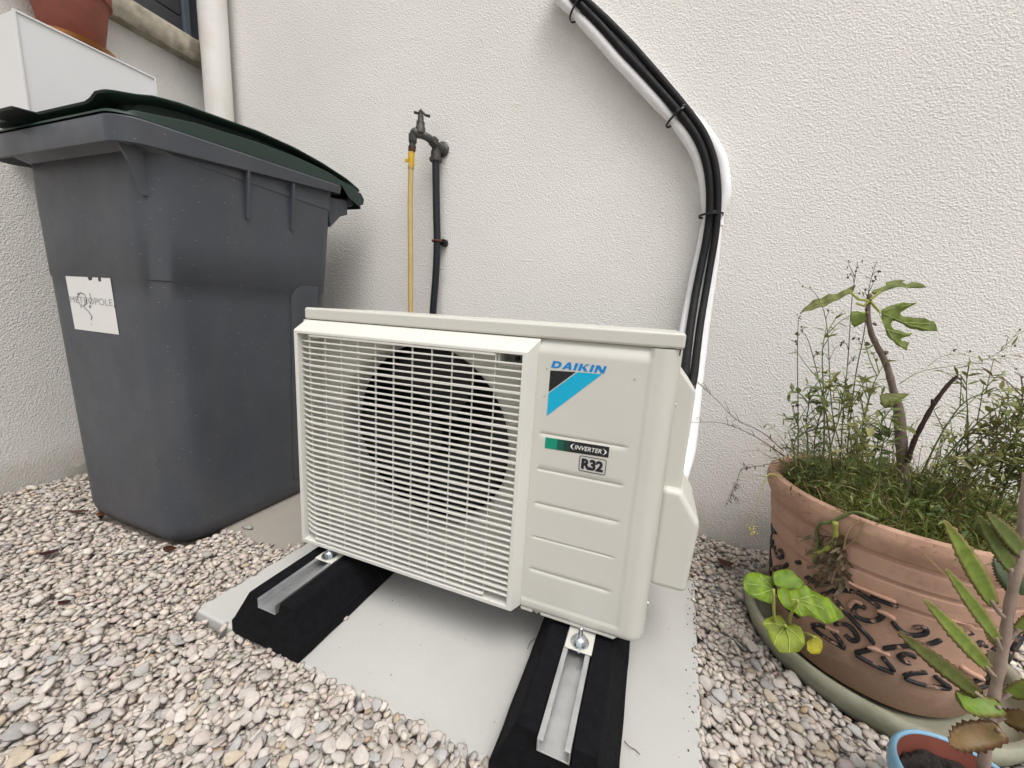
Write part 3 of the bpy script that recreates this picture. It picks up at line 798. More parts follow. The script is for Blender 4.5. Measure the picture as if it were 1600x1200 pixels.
obj('sleeve', *g_lathe([(.0100, -.009), (.0106, -.008), (.0106, .009), (.0100, .010)], tuple(at(642, 260, y=.592)), 18, capb=True, capt=True), M['tan_hose'], hose)

# ================================================================== WHEELED BIN
bin_ = thing('wheeled_bin', 'large dark grey wheeled bin with green lid and torn white sticker', 'bin', (-.62, .2, -.121))
def rr_plan(x0, x1, y0, y1, r, n=8):
    """rounded rectangle in plan, counter-clockwise from the front right corner; r = radii (fr, br, bl, fl)"""
    out = []
    for (cx, cy, a0, q) in ((x1-r[0], y0+r[0], -90, r[0]), (x1-r[1], y1-r[1], 0, r[1]), (x0+r[2], y1-r[2], 90, r[2]), (x0+r[3], y0+r[3], 180, r[3])):
        for t in range(n+1):
            a = RAD(a0+90*t/n); out.append((cx+q*math.cos(a), cy+q*math.sin(a)))
    return out
BZ0, BZ1 = -.119, .905
def bin_ring(z, off=0.0):
    t = (z-BZ0)/(BZ1-BZ0)
    x0 = -.880-.012*t-off; x1 = -.403+.036*t+off
    y0 = -.056-.014*t-off; y1 = .385+.085*t+off
    rf = .085-.02*t
    q_ = min(1, max(0, (z-.765)/.10)); y0 += .002*q_*q_*(3-2*q_)
    if z < BZ0+.05:                      # rounded foot
        k = 1-(z-BZ0)/.05; sh = .016*k*k; x0 += sh; x1 -= sh; y0 += sh; y1 -= sh
    return [(x, y, z) for x, y in rr_plan(x0, x1, y0, y1, (rf, .05, .05, rf))]
zs = list(np.linspace(BZ0, BZ0+.05, 7))+list(np.linspace(BZ0+.07, .588, 14))
rings = [bin_ring(z) for z in zs]+[bin_ring(.5905, .0020), bin_ring(.70, .0020)]+[bin_ring(z, .0020) for z in (.76, .78, .80, .82, .84, .86, .885)]
obj('body', *g_loft(rings), M['bin'], bin_, angle=45)
# rim: slopes up towards the hinge at the wall
def rimz(y): return .918+.042*(y+.115)/.605
RX0, RX1, RY0, RY1 = -.925, -.350, -.118, .492
def rim_ring(off, dz, top=True):
    return [(x, y, rimz(y)+(dz if dz > -.03 else dz*(1.06-.55*(y+.118)/.61))) for x, y in rr_plan(RX0-off, RX1+off, RY0-off, RY1+off, (.05, .03, .03, .05), 8)]
rings = [bin_ring(.862, -.002), bin_ring(.872, .0045), rim_ring(-.020, -.036), rim_ring(-.004, -.050), rim_ring(.0, -.048), rim_ring(.003, -.004), rim_ring(.0, .0), rim_ring(-.02, .001), rim_ring(-.05, -.01)]
rim = obj('rim', *g_loft(rings, caps=(False, False)), M['bin'], bin_, angle=40)
# hanging ribs below the rim on the side
def rib(y, z1, z0, x1):
    v, f = g_prism([(x1-.05, y-.0035), (x1+.002, y-.0035), (x1+.002, y+.0035), (x1-.05, y+.0035)], z0, z1)
    v = np.array(v); v[:4, 0] -= np.array([0, .014, .014, 0]); return v, f
for y in (.153, .292):
    obj('rib', *rib(y, rimz(y)-.038, .775, -.350), M['bin'], bin_, bevel=.001)
obj('front_gusset', *g_loft([[(-.400, -.100, .872), (-.400, -.03, .872), (-.400, -.03, .775), (-.400, -.066, .775), (-.400, -.080, .83)], [(-.394, -.100, .872), (-.394, -.03, .872), (-.394, -.03, .775), (-.394, -.064, .775), (-.394, -.080, .83)]]), M['bin'], bin_)
# wheel arch outline pressed into the side: a thin raised panel
arc = []
ya, yb, zb, zt = .288, .46, -.05, .612
pts = [(.46, zt)]+[(ya+.055-.055*math.sin(q), zt-.055+.055*math.cos(q)) for q in np.linspace(0, math.pi/2, 9)]+[(ya, .2), (ya, zb), (.40, zb)]
def sx(y, z):
    t = (z-BZ0)/(BZ1-BZ0); return -.403+.036*t
def syb(y, z):
    t = (z-BZ0)/(BZ1-BZ0); return min(y, .385+.085*t-.052)
P0 = [(sx(y, z)+.0002, syb(y, z), z) for y, z in pts]; P1 = [(sx(y, z)+.0030, syb(y, z), z) for y, z in pts]
obj('side_panel', *g_loft([P0, P1]), M['bin'], bin_, bevel=.0012)
# lid: side skirt plus a raised crown with a deep groove between
def skirt_h(y):
    return float(np.interp(y, [-.13, -.10, .034, .193, .31, .436, .52, .575], [.922, .931, .962, .982, .990, .988, .975, .955]))
def crown_h(y):
    return float(np.interp(y, [-.13, -.09, .0, .195, .31, .411, .52, .60], [.962, .972, .992, 1.013, 1.016, 1.010, .996, .972]))
LX0, LX1 = -.915, -.357
LY0, LY1 = -.117, .588
def lid_plan(d):
    P = rr_plan(LX0+d, LX1-d, LY0+d, LY1-d*.3, (max(.012, .042-d*.5), .02, .02, max(.012, .042-d*.5)), 6); out = []
    n = len(P)
    for i in range(n):
        p, q = np.array(P[i]), np.array(P[(i+1) % n]); k = 24 if i % 7 == 6 else 1
        for t in range(k): out.append(tuple(p+(q-p)*t/k))
    return out
def lid_ring(d, fz):
    o_ = lid_plan(0.0); return [(x, y, fz(*o_[i])) for i, (x, y) in enumerate(lid_plan(d))]
def crown2(x, y):
    c = crown_h(y)
    if y < -.05:
        f_ = .950+.014*min(1, max(0, (x+.445)/.02)); k = min(1, max(0, (-.05-y)/.06)); c = c*(1-k)+f_*k
    return c
def sk2(x, y): return skirt_h(y) if y > -.09 else .9275
def lid_base(x, y): return min(rimz(y)+.002, sk2(x, y)-.002) if y < .49 else skirt_h(y)-.042*min(1, (y-.47)/.03)
def groove_d(y): return .040*max(0.0, min(1.0, (.525-y)/.03))
def lid_groove(extra, fz):
    o_ = lid_plan(0.0); lo_, hi_ = lid_plan(.004), lid_plan(.046); out = []
    for i, (x, y) in enumerate(o_):
        k = groove_d(y)/.040; px_, py_ = lo_[i][0]*(1-k)+hi_[i][0]*k, lo_[i][1]*(1-k)+hi_[i][1]*k
        out.append((px_, py_, fz(x, y)))
    return out
rings = [lid_ring(-.004, lid_base), lid_ring(-.002, lambda x, y: sk2(x, y)-.003), lid_ring(.001, sk2), lid_groove(0, lambda x, y: sk2(x, y)+.001 if groove_d(y) > 0 else crown2(x, y)-.006),
         lid_groove(0, lambda x, y: crown2(x, y)-.0065), lid_ring(.004, lambda x, y: crown2(x, y)-.006), lid_ring(.000, lambda x, y: crown2(x, y)-.003), lid_ring(.004, crown2), lid_ring(.10, lambda x, y: crown2(x, y)+.010), lid_ring(.22, lambda x, y: crown2(x, y)+.014)]
lid = obj('lid', *g_loft(rings, caps=(False, True)), M['bin_green'], bin_, angle=30)
obj('grip', *g_loft([[(-.66, -.110, .9435), (-.66, -.150, .940), (-.66, -.152, .9455), (-.66, -.110, .950)], [(-.80, -.110, .9435), (-.80, -.150, .940), (-.80, -.152, .9455), (-.80, -.110, .950)]]), M['bin_dark'], lid, bevel=.003)
# hinge tail that hangs over the rim at the wall side
obj('lid_tail', *g_loft([[(LX1-.004, .570, .965), (LX1-.004, .575, .925), (LX1-.004, .600, .930), (LX1-.004, .606, .950), (LX1-.004, .588, .970)], [(LX0+.004, .570, .965), (LX0+.004, .575, .925), (LX0+.004, .600, .930), (LX0+.004, .606, .950), (LX0+.004, .588, .970)]]), M['bin_green'], lid, bevel=.003)
for xx in (-.375, -.62, -.86):
    obj('hinge_bracket', *g_loft([[(xx, .44, .915), (xx, .535, .93), (xx, .535, .88), (xx, .50, .865), (xx, .455, .82)], [(xx-.05, .44, .915), (xx-.05, .535, .93), (xx-.05, .535, .88), (xx-.05, .50, .865), (xx-.05, .455, .82)]]), M['bin'], bin_, bevel=.003)
obj('handle_bar', *g_cyl((-.90, .545, .925), (-.372, .545, .925), .014, 16), M['bin'], bin_)
for xx in (-.90, -.42):
    wv = obj('wheel', *g_tube([(xx-.02, .44, -.02), (xx-.018, .44, -.02), (xx+.018, .44, -.02), (xx+.02, .44, -.02)], [.088, .097, .097, .088], 32), M['rubber'], bin_, angle=40)
# sticker
def front_y(z):
    t = (z-BZ0)/(BZ1-BZ0); return -.056-.014*t
n_st = 12
corners = [onplane(117, 514, (0, front_y(.46)-.0012, .46), (0, 1, .0137)), onplane(186, 523, (0, front_y(.46)-.0012, .46), (0, 1, .0137)), onplane(172, 434, (0, front_y(.46)-.0012, .46), (0, 1, .0137)), onplane(102, 430, (0, front_y(.46)-.0012, .46), (0, 1, .0137))]
c00, c10, c11, c01 = corners
def stp(u, w): return (1-u)*(1-w)*c00+u*(1-w)*c10+u*w*c11+(1-u)*w*c01
outl = [(0, 0), (1, 0), (1.0, .46), (.985, .50), (1, .54), (1, 1), (.80, 1), (.80, .93), (.74, .92), (.74, 1), (.62, 1), (.60, .94), (.53, .93), (.51, 1), (0, 1)]
stk = obj('sticker', [stp(u, w) for u, w in outl], [tuple(range(len(outl)))], M['print_white'], bin_, smooth=False)
M['faded_ink'] = simple('faded_ink', (.30, .30, .31), .6); M['mid_ink'] = simple('mid_ink', (.22, .22, .23), .6)
exs = (c10-c00); ez_ = (c01-c00); off = np.array([0, -.0006, 0])
text('sticker_lettering', 'METROPOLE', M['faded_ink'], stk, stp(.02, .50)+off, .12, .95, 0, -.012, ex=exs, ez=ez_)
def ink(name, uv, r):
    return obj(name, *g_tube([stp(u, w)+off for u, w in uv], [r]*len(uv), 5), M['mid_ink'], stk)
ink('ink_mark', [(.24, .66), (.30, .70), (.38, .68), (.42, .60), (.38, .50), (.30, .46), (.40, .38), (.47, .28), (.44, .22)], .0012)
ink('ink_mark', [(.24, .70), (.20, .58), (.26, .42)], .0010)
ink('ink_mark', [(.50, .70), (.52, .58), (.48, .52)], .0009)
for (u, w, q) in ((.46, .46, .0045), (.42, .13, .0018), (.27, .47, .002)):
    p = stp(u, w)+off; obj('torn_spot', [p+np.array([q*math.cos(t), 0, q*math.sin(t)*(1.2 if i % 2 else .8)]) for i, t in enumerate(np.linspace(0, 2*math.pi, 9)[:-1])], [tuple(range(8))], M['mid_ink'], stk, smooth=False)

# ================================================================== METER BOX AND POT UPPER LEFT
bx = thing('meter_box', 'white metal cabinet on the side wall behind the bin lid', 'cabinet', (-1.16, .18, .97))
BX1 = -1.075
by0, by1, bz0, bz1 = float(at(20, 15, x=BX1)[1]), float(at(243, 114, x=BX1)[1]), .955, float(at(130, 66, x=BX1)[2])
obj('case', *g_box(WALL_X+.001, BX1-.004, by0+.002, by1-.002, bz0, bz1-.002), M['white_box'], bx, bevel=.002)
fr = .0055
v, f = g_loft([[(BX1-.006, y, z) for y, z in ((by0, bz0), (by1, bz0), (by1, bz1), (by0, bz1))], [(BX1, y, z) for y, z in ((by0, bz0), (by1, bz0), (by1, bz1), (by0, bz1))],
               [(BX1, y, z) for y, z in ((by0+fr, bz0+fr), (by1-fr, bz0+fr), (by1-fr, bz1-fr), (by0+fr, bz1-fr))], [(BX1-.0035, y, z) for y, z in ((by0+fr, bz0+fr), (by1-fr, bz0+fr), (by1-fr, bz1-fr), (by0+fr, bz1-fr))]], caps=(False, False))
obj('flange', v, f, M['white_box'], bx, bevel=.0008, bseg=1)
sc_ = at(108, 52, x=BX1-.03)
pc = (BX1-.092, float(sc_[1])+.035, bz1)
sau = obj('pot_saucer', *g_lathe([(.060, .0005), (.086, .004), (.098, .016), (.094, .017), (.082, .008), (.0, .007)], pc, 48), M['orange'], angle=50)
tag(sau, 'orange glazed saucer under the red pot on the white cabinet', 'saucer')
pot = thing('flower_pot', 'red clay flower pot standing on the white cabinet', 'flower pot', (pc[0], pc[1], pc[2]+.008))
obj('pot_body', *g_lathe([(.0, .009), (.066, .009), (.070, .013), (.092, .155), (.092, .16), (.101, .162), (.102, .2), (.094, .2), (.088, .16), (.0, .158)], pc, 48), M['terra_red'], pot, angle=40)
# moss clump on the sill
mb = MB(); rr = np.random.RandomState(8)
for k in range(150):
    p = np.array([WALL_X+.045+rr.normal(0, .010), .33+rr.normal(0, .03), 1.605]); d = np.array([rr.normal(0, .5), rr.normal(0, .5), 1.0]); d /= np.linalg.norm(d); l = rr.uniform(.008, .03)
    sd = np.cross(d, rr.normal(size=3)); sd /= np.linalg.norm(sd)
    mb.add([p-sd*.0015, p+sd*.0015, p+d*l], [(0, 1, 2)], np.array([.10, .10, .03])*rr.uniform(.6, 1.3))
o = mb.build('moss', M['leaf'], None, colors=True, smooth=False); tag(o, 'small dry moss tuft growing on the window sill', 'moss', None, 'stuff')

# ================================================================== PLANTER
PC = np.array([1.238, .362]); PZ0 = -.135
BANDS = [(.1955, .205), (.199, .228), (.1965, .232), (.1965, .236), (.2030, .240), (.2062, .260), (.2072, .270), (.2035, .274), (.2035, .278), (.2100, .282), (.2132, .302), (.2142, .312), (.2105, .316), (.2105, .321), (.2185, .326)]
prof = [(.0, .012), (.164, .012), (.170, .016), (.174, .03), (.180, .075), (.187, .13), (.1935, .18), *BANDS, (.2245, .338), (.2285, .350), (.2290, .362), (.2255, .373), (.2185, .377), (.2105, .374), (.2060, .364), (.203, .340), (.200, .325), (.0, .318)]
pl = thing('terracotta_planter', 'large round terracotta planter with black scroll ornaments, full of weeds', 'planter', (PC[0], PC[1], PZ0))
v, f = g_lathe(prof, (PC[0], PC[1], PZ0), 96)
v = np.asarray(v); rr = np.random.RandomState(3)
ang = np.arctan2(v[:, 1]-PC[1], v[:, 0]-PC[0]); wob = .0012*np.sin(3*ang+1)+.0008*np.sin(7*ang)
v[:, 0] += np.cos(ang)*wob; v[:, 1] += np.sin(ang)*wob
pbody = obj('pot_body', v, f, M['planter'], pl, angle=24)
obj('soil', *g_lathe([(.0, .335), (.08, .340), (.15, .333), (.2015, .326)], (PC[0], PC[1], PZ0), 48), M['soil'], pl, angle=90)
RP = np.array(prof[2:26]); 
def pot_r(z): return np.interp(z-PZ0, RP[:, 1], RP[:, 0])
def onpot(px, py, lift=0.0):
    d = ray(px, py); d = d/np.linalg.norm(d); t = .4
    for _ in range(4000):
        p = CAM_POS+d*t
        if math.hypot(p[0]-PC[0], p[1]-PC[1]) < pot_r(p[2])+lift: break
        t += .0006
        if t > 2.2: return None
    return p
def potpt(a, z, lift): 
    r = pot_r(z)+lift; return np.array([PC[0]+r*math.cos(a), PC[1]+r*math.sin(a), z])
def X3(l, ox, oy, s_): return [(ox+a/s_, oy+b/s_) for a, b in l]
c6 = lambda l: X3(l, 1140, 880, 6.0); c5 = lambda l: X3(l, 1340, 960, 5.0)
STR = [(c6([(1275, 425), (1240, 400), (1190, 397), (1165, 430), (1180, 480), (1230, 515), (1300, 535), (1370, 530), (1420, 505), (1435, 480), (1395, 482)]), 1),
       (c6([(1130, 410), (1145, 370), (1185, 350), (1250, 375)]), 0),
       (c6([(975, 300), (1050, 410), (1150, 520), (1250, 630), (1310, 690), (1350, 755)]), 1),
       (c6([(1110, 170), (1190, 215), (1300, 260), (1400, 300), (1560, 360)]), 0),
       (c6([(1320, 305), (1400, 332), (1500, 368), (1580, 395)]), 1),
       (c6([(1190, 262), (1300, 330), (1350, 370), (1410, 410)]), 1),
       (c6([(1380, 430), (1460, 465), (1550, 520)]), 0),
       (c6([(775, 575), (850, 578), (910, 600)]), 1), (c6([(780, 600), (900, 690), (1000, 750), (1090, 800)]), 1), (c6([(960, 625), (1020, 700), (1080, 790)]), 1),
       (c6([(985, 570), (1060, 560), (1130, 590), (1180, 650), (1200, 710), (1150, 722), (1110, 690), (1085, 665)]), 1),
       (c6([(1180, 835), (1250, 820), (1320, 800)]), 1), (c6([(1180, 850), (1280, 910), (1400, 970), (1530, 1020)]), 1), (c6([(1430, 870), (1480, 930), (1540, 1000)]), 1),
       (c6([(1290, 770), (1400, 810), (1500, 850)]), 0), (c6([(910, 590), (980, 620), (1030, 640)]), 0),
       (c5([(270, 50), (310, 100), (380, 145), (450, 155), (520, 140), (530, 110), (490, 90), (430, 95)]), 1),
       (c5([(200, 262), (300, 245), (420, 235), (560, 220), (645, 188)]), 1),
       (c5([(355, 470), (420, 450), (530, 440)]), 1), (c5([(360, 490), (450, 525), (560, 550), (700, 570)]), 1), (c5([(595, 470), (650, 520), (710, 560)]), 1),
       (c5([(440, 330), (420, 310), (370, 300), (325, 320), (340, 345), (370, 365), (410, 375)]), 1),
       (c5([(800, 150), (885, 130)]), 1), (c5([(660, 20), (760, 45), (880, 80)]), 0), (c5([(900, 240), (960, 215), (985, 240)]), 1), (c5([(1090, 160), (1120, 190), (1150, 170)]), 1), (c5([(800, 400), (860, 440), (960, 490)]), 0),
       (c6([(860, 300), (930, 270), (1020, 250), (1110, 255), (1175, 265)]), 1)]
def strip_on_pot(az, w, h):
    """raised band on the pot wall following (angle, height) samples"""
    az = np.asarray(az); n = len(az); rings = []
    for i in range(n):
        a, z = az[i]; r = pot_r(z)
        tv = az[min(i+1, n-1)]-az[max(i-1, 0)]; tx, tz = tv[0]*r, tv[1]; L = math.hypot(tx, tz)+1e-9; nx, nz = -tz/L, tx/L
        ww = w*(.55 if i in (0, n-1) else 1)
        row = []
        for u, l in ((-1, -.001), (-.85, h*.75), (-.45, h), (.45, h), (.85, h*.75), (1, -.001)):
            row.append(potpt(a+nx*u*ww/r, z+nz*u*ww, l))
        rings.append(row)
    return g_loft(rings)
strokes = []
for pts, blk in STR:
    q = [onpot(*p) for p in pts]; q = [p for p in q if p is not None]
    if len(q) < 2: continue
    az = spline([(math.atan2(p[1]-PC[1], p[0]-PC[0]), p[2]) for p in q], max(6, 5*len(q)))
    strokes.append((az, blk))
    obj('ornament', *strip_on_pot(az, .0042 if blk else .0042, .0062 if blk else .0068), M['worn_black'] if blk else M['planter'], pbody, angle=70)
allaz = np.concatenate([a for a, b in strokes])
SPAN = 2*math.pi/5
for k in (1, 2, 3, 4):
    mbb = MB(); mbc = MB()
    for az, blk in strokes:
        a2 = az.copy(); a2[:, 0] -= SPAN*k
        (mbb if blk else mbc).add(*strip_on_pot(a2, .0042 if blk else .0048, .0035 if blk else .005))
    mbb.build('ornament', M['worn_black'], pbody, angle=70)

SA = np.array([1.243, .345]); 
sp_ = [(.0, .004), (.17, .004), (.205, .004), (.224, .018), (.236, .044), (.239, .060), (.233, .068), (.222, .066), (.217, .056), (.212, .03), (.198, .014), (.0, .012)]
sauc = obj('plant_saucer', *g_lathe(sp_, (SA[0], SA[1], -.146), 96), M['saucer'], angle=60)
tag(sauc, 'wide grey green saucer under the large terracotta planter', 'saucer')
# ================================================================== BLUE RIMMED POT
BP = np.array([1.178, -.045]); BZ = -.128
bpot = thing('blue_pot', 'small clay pot with light blue glazed rim at the lower right', 'flower pot', (BP[0], BP[1], BZ))
pr = [(.0, .004), (.050, .002), (.055, .006), (.0715, .085), (.0775, .088), (.080, .096), (.0805, .114), (.078, .118)]
obj('pot_body', *g_lathe(pr, (BP[0], BP[1], BZ), 48), M['lightblue'], bpot, angle=50)
v, f = g_lathe([(.0785, .1175), (.0765, .1205), (.0735, .1205), (.0725, .117)], (BP[0], BP[1], BZ), 48); obj('rim', v, f, M['lightblue'], bpot, angle=80)
obj('inner_wall', *g_lathe([(.0728, .1175), (.070, .10), (.066, .07), (.0, .07)], (BP[0], BP[1], BZ), 48), M['terra_red'], bpot, angle=50)
rr = np.random.RandomState(2)
rings = []
for r in np.linspace(.066, .004, 9):
    rings.append([(BP[0]+r*math.cos(a), BP[1]+r*math.sin(a), BZ+.097+rr.uniform(-.006, .007)) for a in np.linspace(0, 2*math.pi, 36, endpoint=False)])
obj('soil', *g_loft(rings, caps=(False, True)), M['soil_dark'], bpot, angle=30)

for k_, (a_, b_) in enumerate((((-.03, .01), (.045, -.035)), ((-.045, -.02), (-.01, .03)), ((.0, -.05), (.035, .02)), ((-.02, -.04), (.02, -.055)))):
    p_, q_ = np.array([BP[0]+a_[0], BP[1]+a_[1], BZ+.104]), np.array([BP[0]+b_[0], BP[1]+b_[1], BZ+.107]); obj('stick', *g_tube([p_, (p_+q_)/2+np.array([0, 0, .004]), q_], [.0016, .002, .001], 6), M['straw'], bpot, angle=180)
# ================================================================== GRAVEL (pebbles dropped one by one onto a height field)
rg_ = np.random.RandomState(11)
GX0, GX1, GY0, GY1, CELL = -1.25, 1.75, -.72, .68, .0025
NX, NY = int((GX1-GX0)/CELL), int((GY1-GY0)/CELL)
xs_ = GX0+(np.arange(NX)+.5)*CELL; ys_ = GY0+(np.arange(NY)+.5)*CELL
XX, YY = np.meshgrid(xs_, ys_, indexing='ij')
base = np.full((NX, NY), -.146)
base += .022*np.exp(-(((XX-.42)/.22)**2+((YY+.27)/.08)**2))          # heaped against the front edge of the slab
base += .016*np.exp(-(((XX-.12)/.12)**2+((YY+.23)/.05)**2))
base += .010*np.exp(-(((XX+.3)/.18)**2+((YY-.0)/.10)**2))
base -= .006*np.exp(-(((XX+.16)/.10)**2+((YY+.19)/.05)**2))
base += .010*np.clip((YY-.35)/.3, 0, 1)*(XX > .9)
def inside(poly, x, y):
    ok = np.ones(np.shape(x), bool); n = len(poly)
    for i in range(n):
        (ax, ay), (bx_, by_) = poly[i], poly[(i+1) % n]
        ok &= ((bx_-ax)*(y-ay)-(by_-ay)*(x-ax)) >= 0
    return ok
H = base.copy()
H[inside(SLAB, XX, YY)] = SLZ
H[inside(OLD, XX, YY)] = -.121
def shrink(poly, d):
    c = np.mean(poly, 0); return [tuple(c+(np.array(p)-c)*(1-d/np.linalg.norm(np.array(p)-c))) for p in poly]
slab_in = inside(shrink(SLAB, .012), XX, YY)
front_lip = (YY < -.165) & (XX > .15) & (XX < .56) | ((YY < -.17) & (XX > .03) & (XX < .2))
old_in = inside(shrink(OLD, .02), XX, YY) 
binfoot = (XX > -.862) & (XX < -.438) & (YY > -.020) & (YY < .40)
cd = np.maximum(np.abs(XX+.65)-(.212-.085), 0)**2+np.maximum(np.abs(YY-.19)-(.21-.085), 0)**2
binfoot = (np.maximum(np.abs(XX+.643)-(.237-.085), 0)**2+np.maximum(np.abs(YY-.165)-(.22-.085), 0)**2) < .078**2
sau_in = np.hypot(XX-SA[0], YY-SA[1]) < .222
pot_in = np.hypot(XX-BP[0], YY-BP[1]) < .054
BLOCK = slab_in | old_in | binfoot | sau_in | pot_in
_pj = to_px(np.stack([XX, YY, np.full_like(XX, -.12)], -1))
BLOCK |= (_pj[..., 2] < .12) | (_pj[..., 0] < -420) | (_pj[..., 0] > 2020) | (_pj[..., 1] > 1560)
# seen weight: fewer pebbles where nothing can be seen
pal = [((.52, .475, .432), 12), ((.48, .443, .408), 9), ((.56, .515, .47), 9), ((.465, .44, .412), 6), ((.60, .56, .515), 4), ((.51, .452, .41), 7), ((.43, .42, .405), 3), ((.54, .46, .36), .9), ((.46, .36, .26), .3), ((.35, .335, .32), .5), ((.66, .63, .59), .9)]
pc_ = np.array([c for c, w in pal]); pw_ = np.array([w for c, w in pal]); pw_ /= pw_.sum()
peb = []
def drop(n, amin, amax):
    m = 6
    for _ in range(n):
        cx = rg_.randint(6, NX-6, m); cy = rg_.randint(6, NY-6, m)
        ok = ~BLOCK[cx, cy]
        if not ok.any(): continue
        cx, cy = cx[ok], cy[ok]
        j = np.argmin(H[cx, cy]-base[cx, cy]); ix, iy = cx[j], cy[j]
        if H[ix, iy] > -.080: continue
        a = amin+(amax-amin)*rg_.beta(1.6, 2.4); b = a*rg_.uniform(.58, .92); c = a*rg_.uniform(.22, .42)
        yaw = rg_.uniform(0, math.pi); R_ = int(a/CELL)+1
        x0, x1, y0, y1 = max(0, ix-R_), min(NX, ix+R_+1), max(0, iy-R_), min(NY, iy+R_+1)
        sx_, sy_ = XX[x0:x1, y0:y1]-xs_[ix], YY[x0:x1, y0:y1]-ys_[iy]
        ca, sa = math.cos(yaw), math.sin(yaw)
        u, w = (sx_*ca+sy_*sa)/a, (-sx_*sa+sy_*ca)/b
        q = u*u+w*w; msk = q < .92
        if BLOCK[x0:x1, y0:y1][msk].mean() > .12: continue
        h = H[x0:x1, y0:y1][msk]
        if len(h) < 6: continue
        ax_, ay_ = sx_[msk], sy_[msk]
        mxx, myy, mxy = (ax_*ax_).mean(), (ay_*ay_).mean(), (ax_*ay_).mean(); hm = h.mean(); hx, hy = ((h-hm)*ax_).mean(), ((h-hm)*ay_).mean()
        det = mxx*myy-mxy*mxy+1e-12
        gx, gy = (hx*myy-hy*mxy)/det, (hy*mxx-hx*mxy)/det
        gx, gy = np.clip(gx*.8+rg_.normal(0, .16), -.75, .75), np.clip(gy*.8+rg_.normal(0, .16), -.75, .75)
        prof_ = gx*ax_+gy*ay_; dome = c*np.sqrt(np.maximum(0, 1-q[msk]))
        gap = np.sort(h-(prof_-dome))
        z = gap[int(len(gap)*.80)]
        if z+c*.5 > base[ix, iy]+.036+(.02 if SLZ-.001 < H[ix, iy] < SLZ+.02 else 0): continue
        top = z+prof_+dome
        sub = H[x0:x1, y0:y1]; sub[msk] = np.maximum(h, top)
        peb.append((xs_[ix], ys_[iy], z, a, b, c, yaw, gx, gy))
drop(18000, .0064, .0122)
drop(26000, .0054, .0115)
drop(2400, .008, .0150)
peb = np.array(peb)
NP = len(peb)
# low-poly pebble shapes: flattened, slightly lopsided spheroids
def pebble_shape(seed, nl, ns):
    r = np.random.RandomState(seed); v = [(0, 0, -1)]
    for i in range(1, nl):
        ph = -math.pi/2+math.pi*i/nl
        for j in range(ns):
            t = 2*math.pi*(j+.5*(i % 2))/ns; v.append((math.cos(ph)*math.cos(t), math.cos(ph)*math.sin(t), math.sin(ph)))
    v.append((0, 0, 1)); v = np.array(v); f = []
    for j in range(ns): f.append((0, 1+(j+1) % ns, 1+j))
    for i in range(nl-2):
        o1, o2 = 1+i*ns, 1+(i+1)*ns
        for j in range(ns):
            k = (j+1) % ns
            if i % 2 == 0: f += [(o1+j, o1+k, o2+j), (o1+k, o2+k, o2+j)]
            else: f += [(o1+j, o1+k, o2+k), (o1+j, o2+k, o2+j)]
    o1 = 1+(nl-2)*ns; n = len(v)-1
    for j in range(ns): f.append((o1+j, o1+(j+1) % ns, n))
    sgn = np.sign(v); v2 = sgn*np.abs(v)**np.array([.9, .9, .8])
    th = np.arctan2(v[:, 1], v[:, 0]); k = 1+.13*np.sin(th*2+r.uniform(0, 6))*0+.12*np.sin(th*3+r.uniform(0, 6))+.09*np.sin(th+r.uniform(0, 6))+.05*np.sin(4*th+r.uniform(0, 6))
    v2[:, 0] *= k; v2[:, 1] *= k
    v2[:, 2] *= 1+.25*r.uniform(-1, 1)*v2[:, 0]+.2*r.uniform(-1, 1)*v2[:, 1]
    v2 += r.normal(0, .045, v2.shape)
    return v2, np.array(f)
def pmat(p):
    x, y, z, a, b, c, yaw, gx, gy = p
    n = np.array([-gx, -gy, 1.0]); n /= np.linalg.norm(n)
    t = np.array([math.cos(yaw), math.sin(yaw), 0]); t -= n*np.dot(n, t); t /= np.linalg.norm(t); bb = np.cross(n, t)
    return np.stack([t*a*1.04, bb*b*1.04, n*c], 1), np.array([x, y, z])
PJ = to_px(peb[:, :3]); size_px = peb[:, 3]*FPX/np.maximum(PJ[:, 2], .05)
vis = (PJ[:, 2] > .1) & (PJ[:, 0] > 4) & (PJ[:, 0] < 1596) & (PJ[:, 1] > 4) & (PJ[:, 1] < 1196)
# only pebbles of the top layer count as showing
ixs = np.clip(((peb[:, 0]-GX0)/CELL).astype(int), 0, NX-1); iys = np.clip(((peb[:, 1]-GY0)/CELL).astype(int), 0, NY-1)
topl = peb[:, 2]+peb[:, 5]*.9 >= H[ixs, iys]-.0015
order = np.argsort(-np.where(vis & topl, size_px, 0))
big = set(order[:300].tolist())
pcol = pc_[rg_.choice(len(pc_), NP, p=pw_)]*rg_.uniform(.86, 1.14, (NP, 1))*np.array([1, 1, 1])+rg_.normal(0, .008, (NP, 3))
pcol = np.clip(pcol*np.array([1.06, 1.03, .995]), .05, .85)
shapes = [pebble_shape(s_, 4, 8) for s_ in range(14)]
VV, FF, CCo = [], [], []; off_ = 0
for i in range(NP):
    if i in big: continue
    sv, sf = shapes[i % 14]; A_, t_ = pmat(peb[i])
    VV.append(sv@A_.T+t_); FF.append(sf+off_); off_ += len(sv); CCo.append(np.repeat(pcol[i][None], len(sv), 0))
VV, FF, CCo = np.concatenate(VV), np.concatenate(FF), np.concatenate(CCo)
me = bpy.data.meshes.new('gravel')
me.vertices.add(len(VV)); me.vertices.foreach_set('co', VV.ravel())
me.loops.add(len(FF)*3); me.loops.foreach_set('vertex_index', FF.ravel().astype(np.int32))
me.polygons.add(len(FF)); me.polygons.foreach_set('loop_start', np.arange(0, len(FF)*3, 3, dtype=np.int32)); me.polygons.foreach_set('loop_total', np.full(len(FF), 3, np.int32))
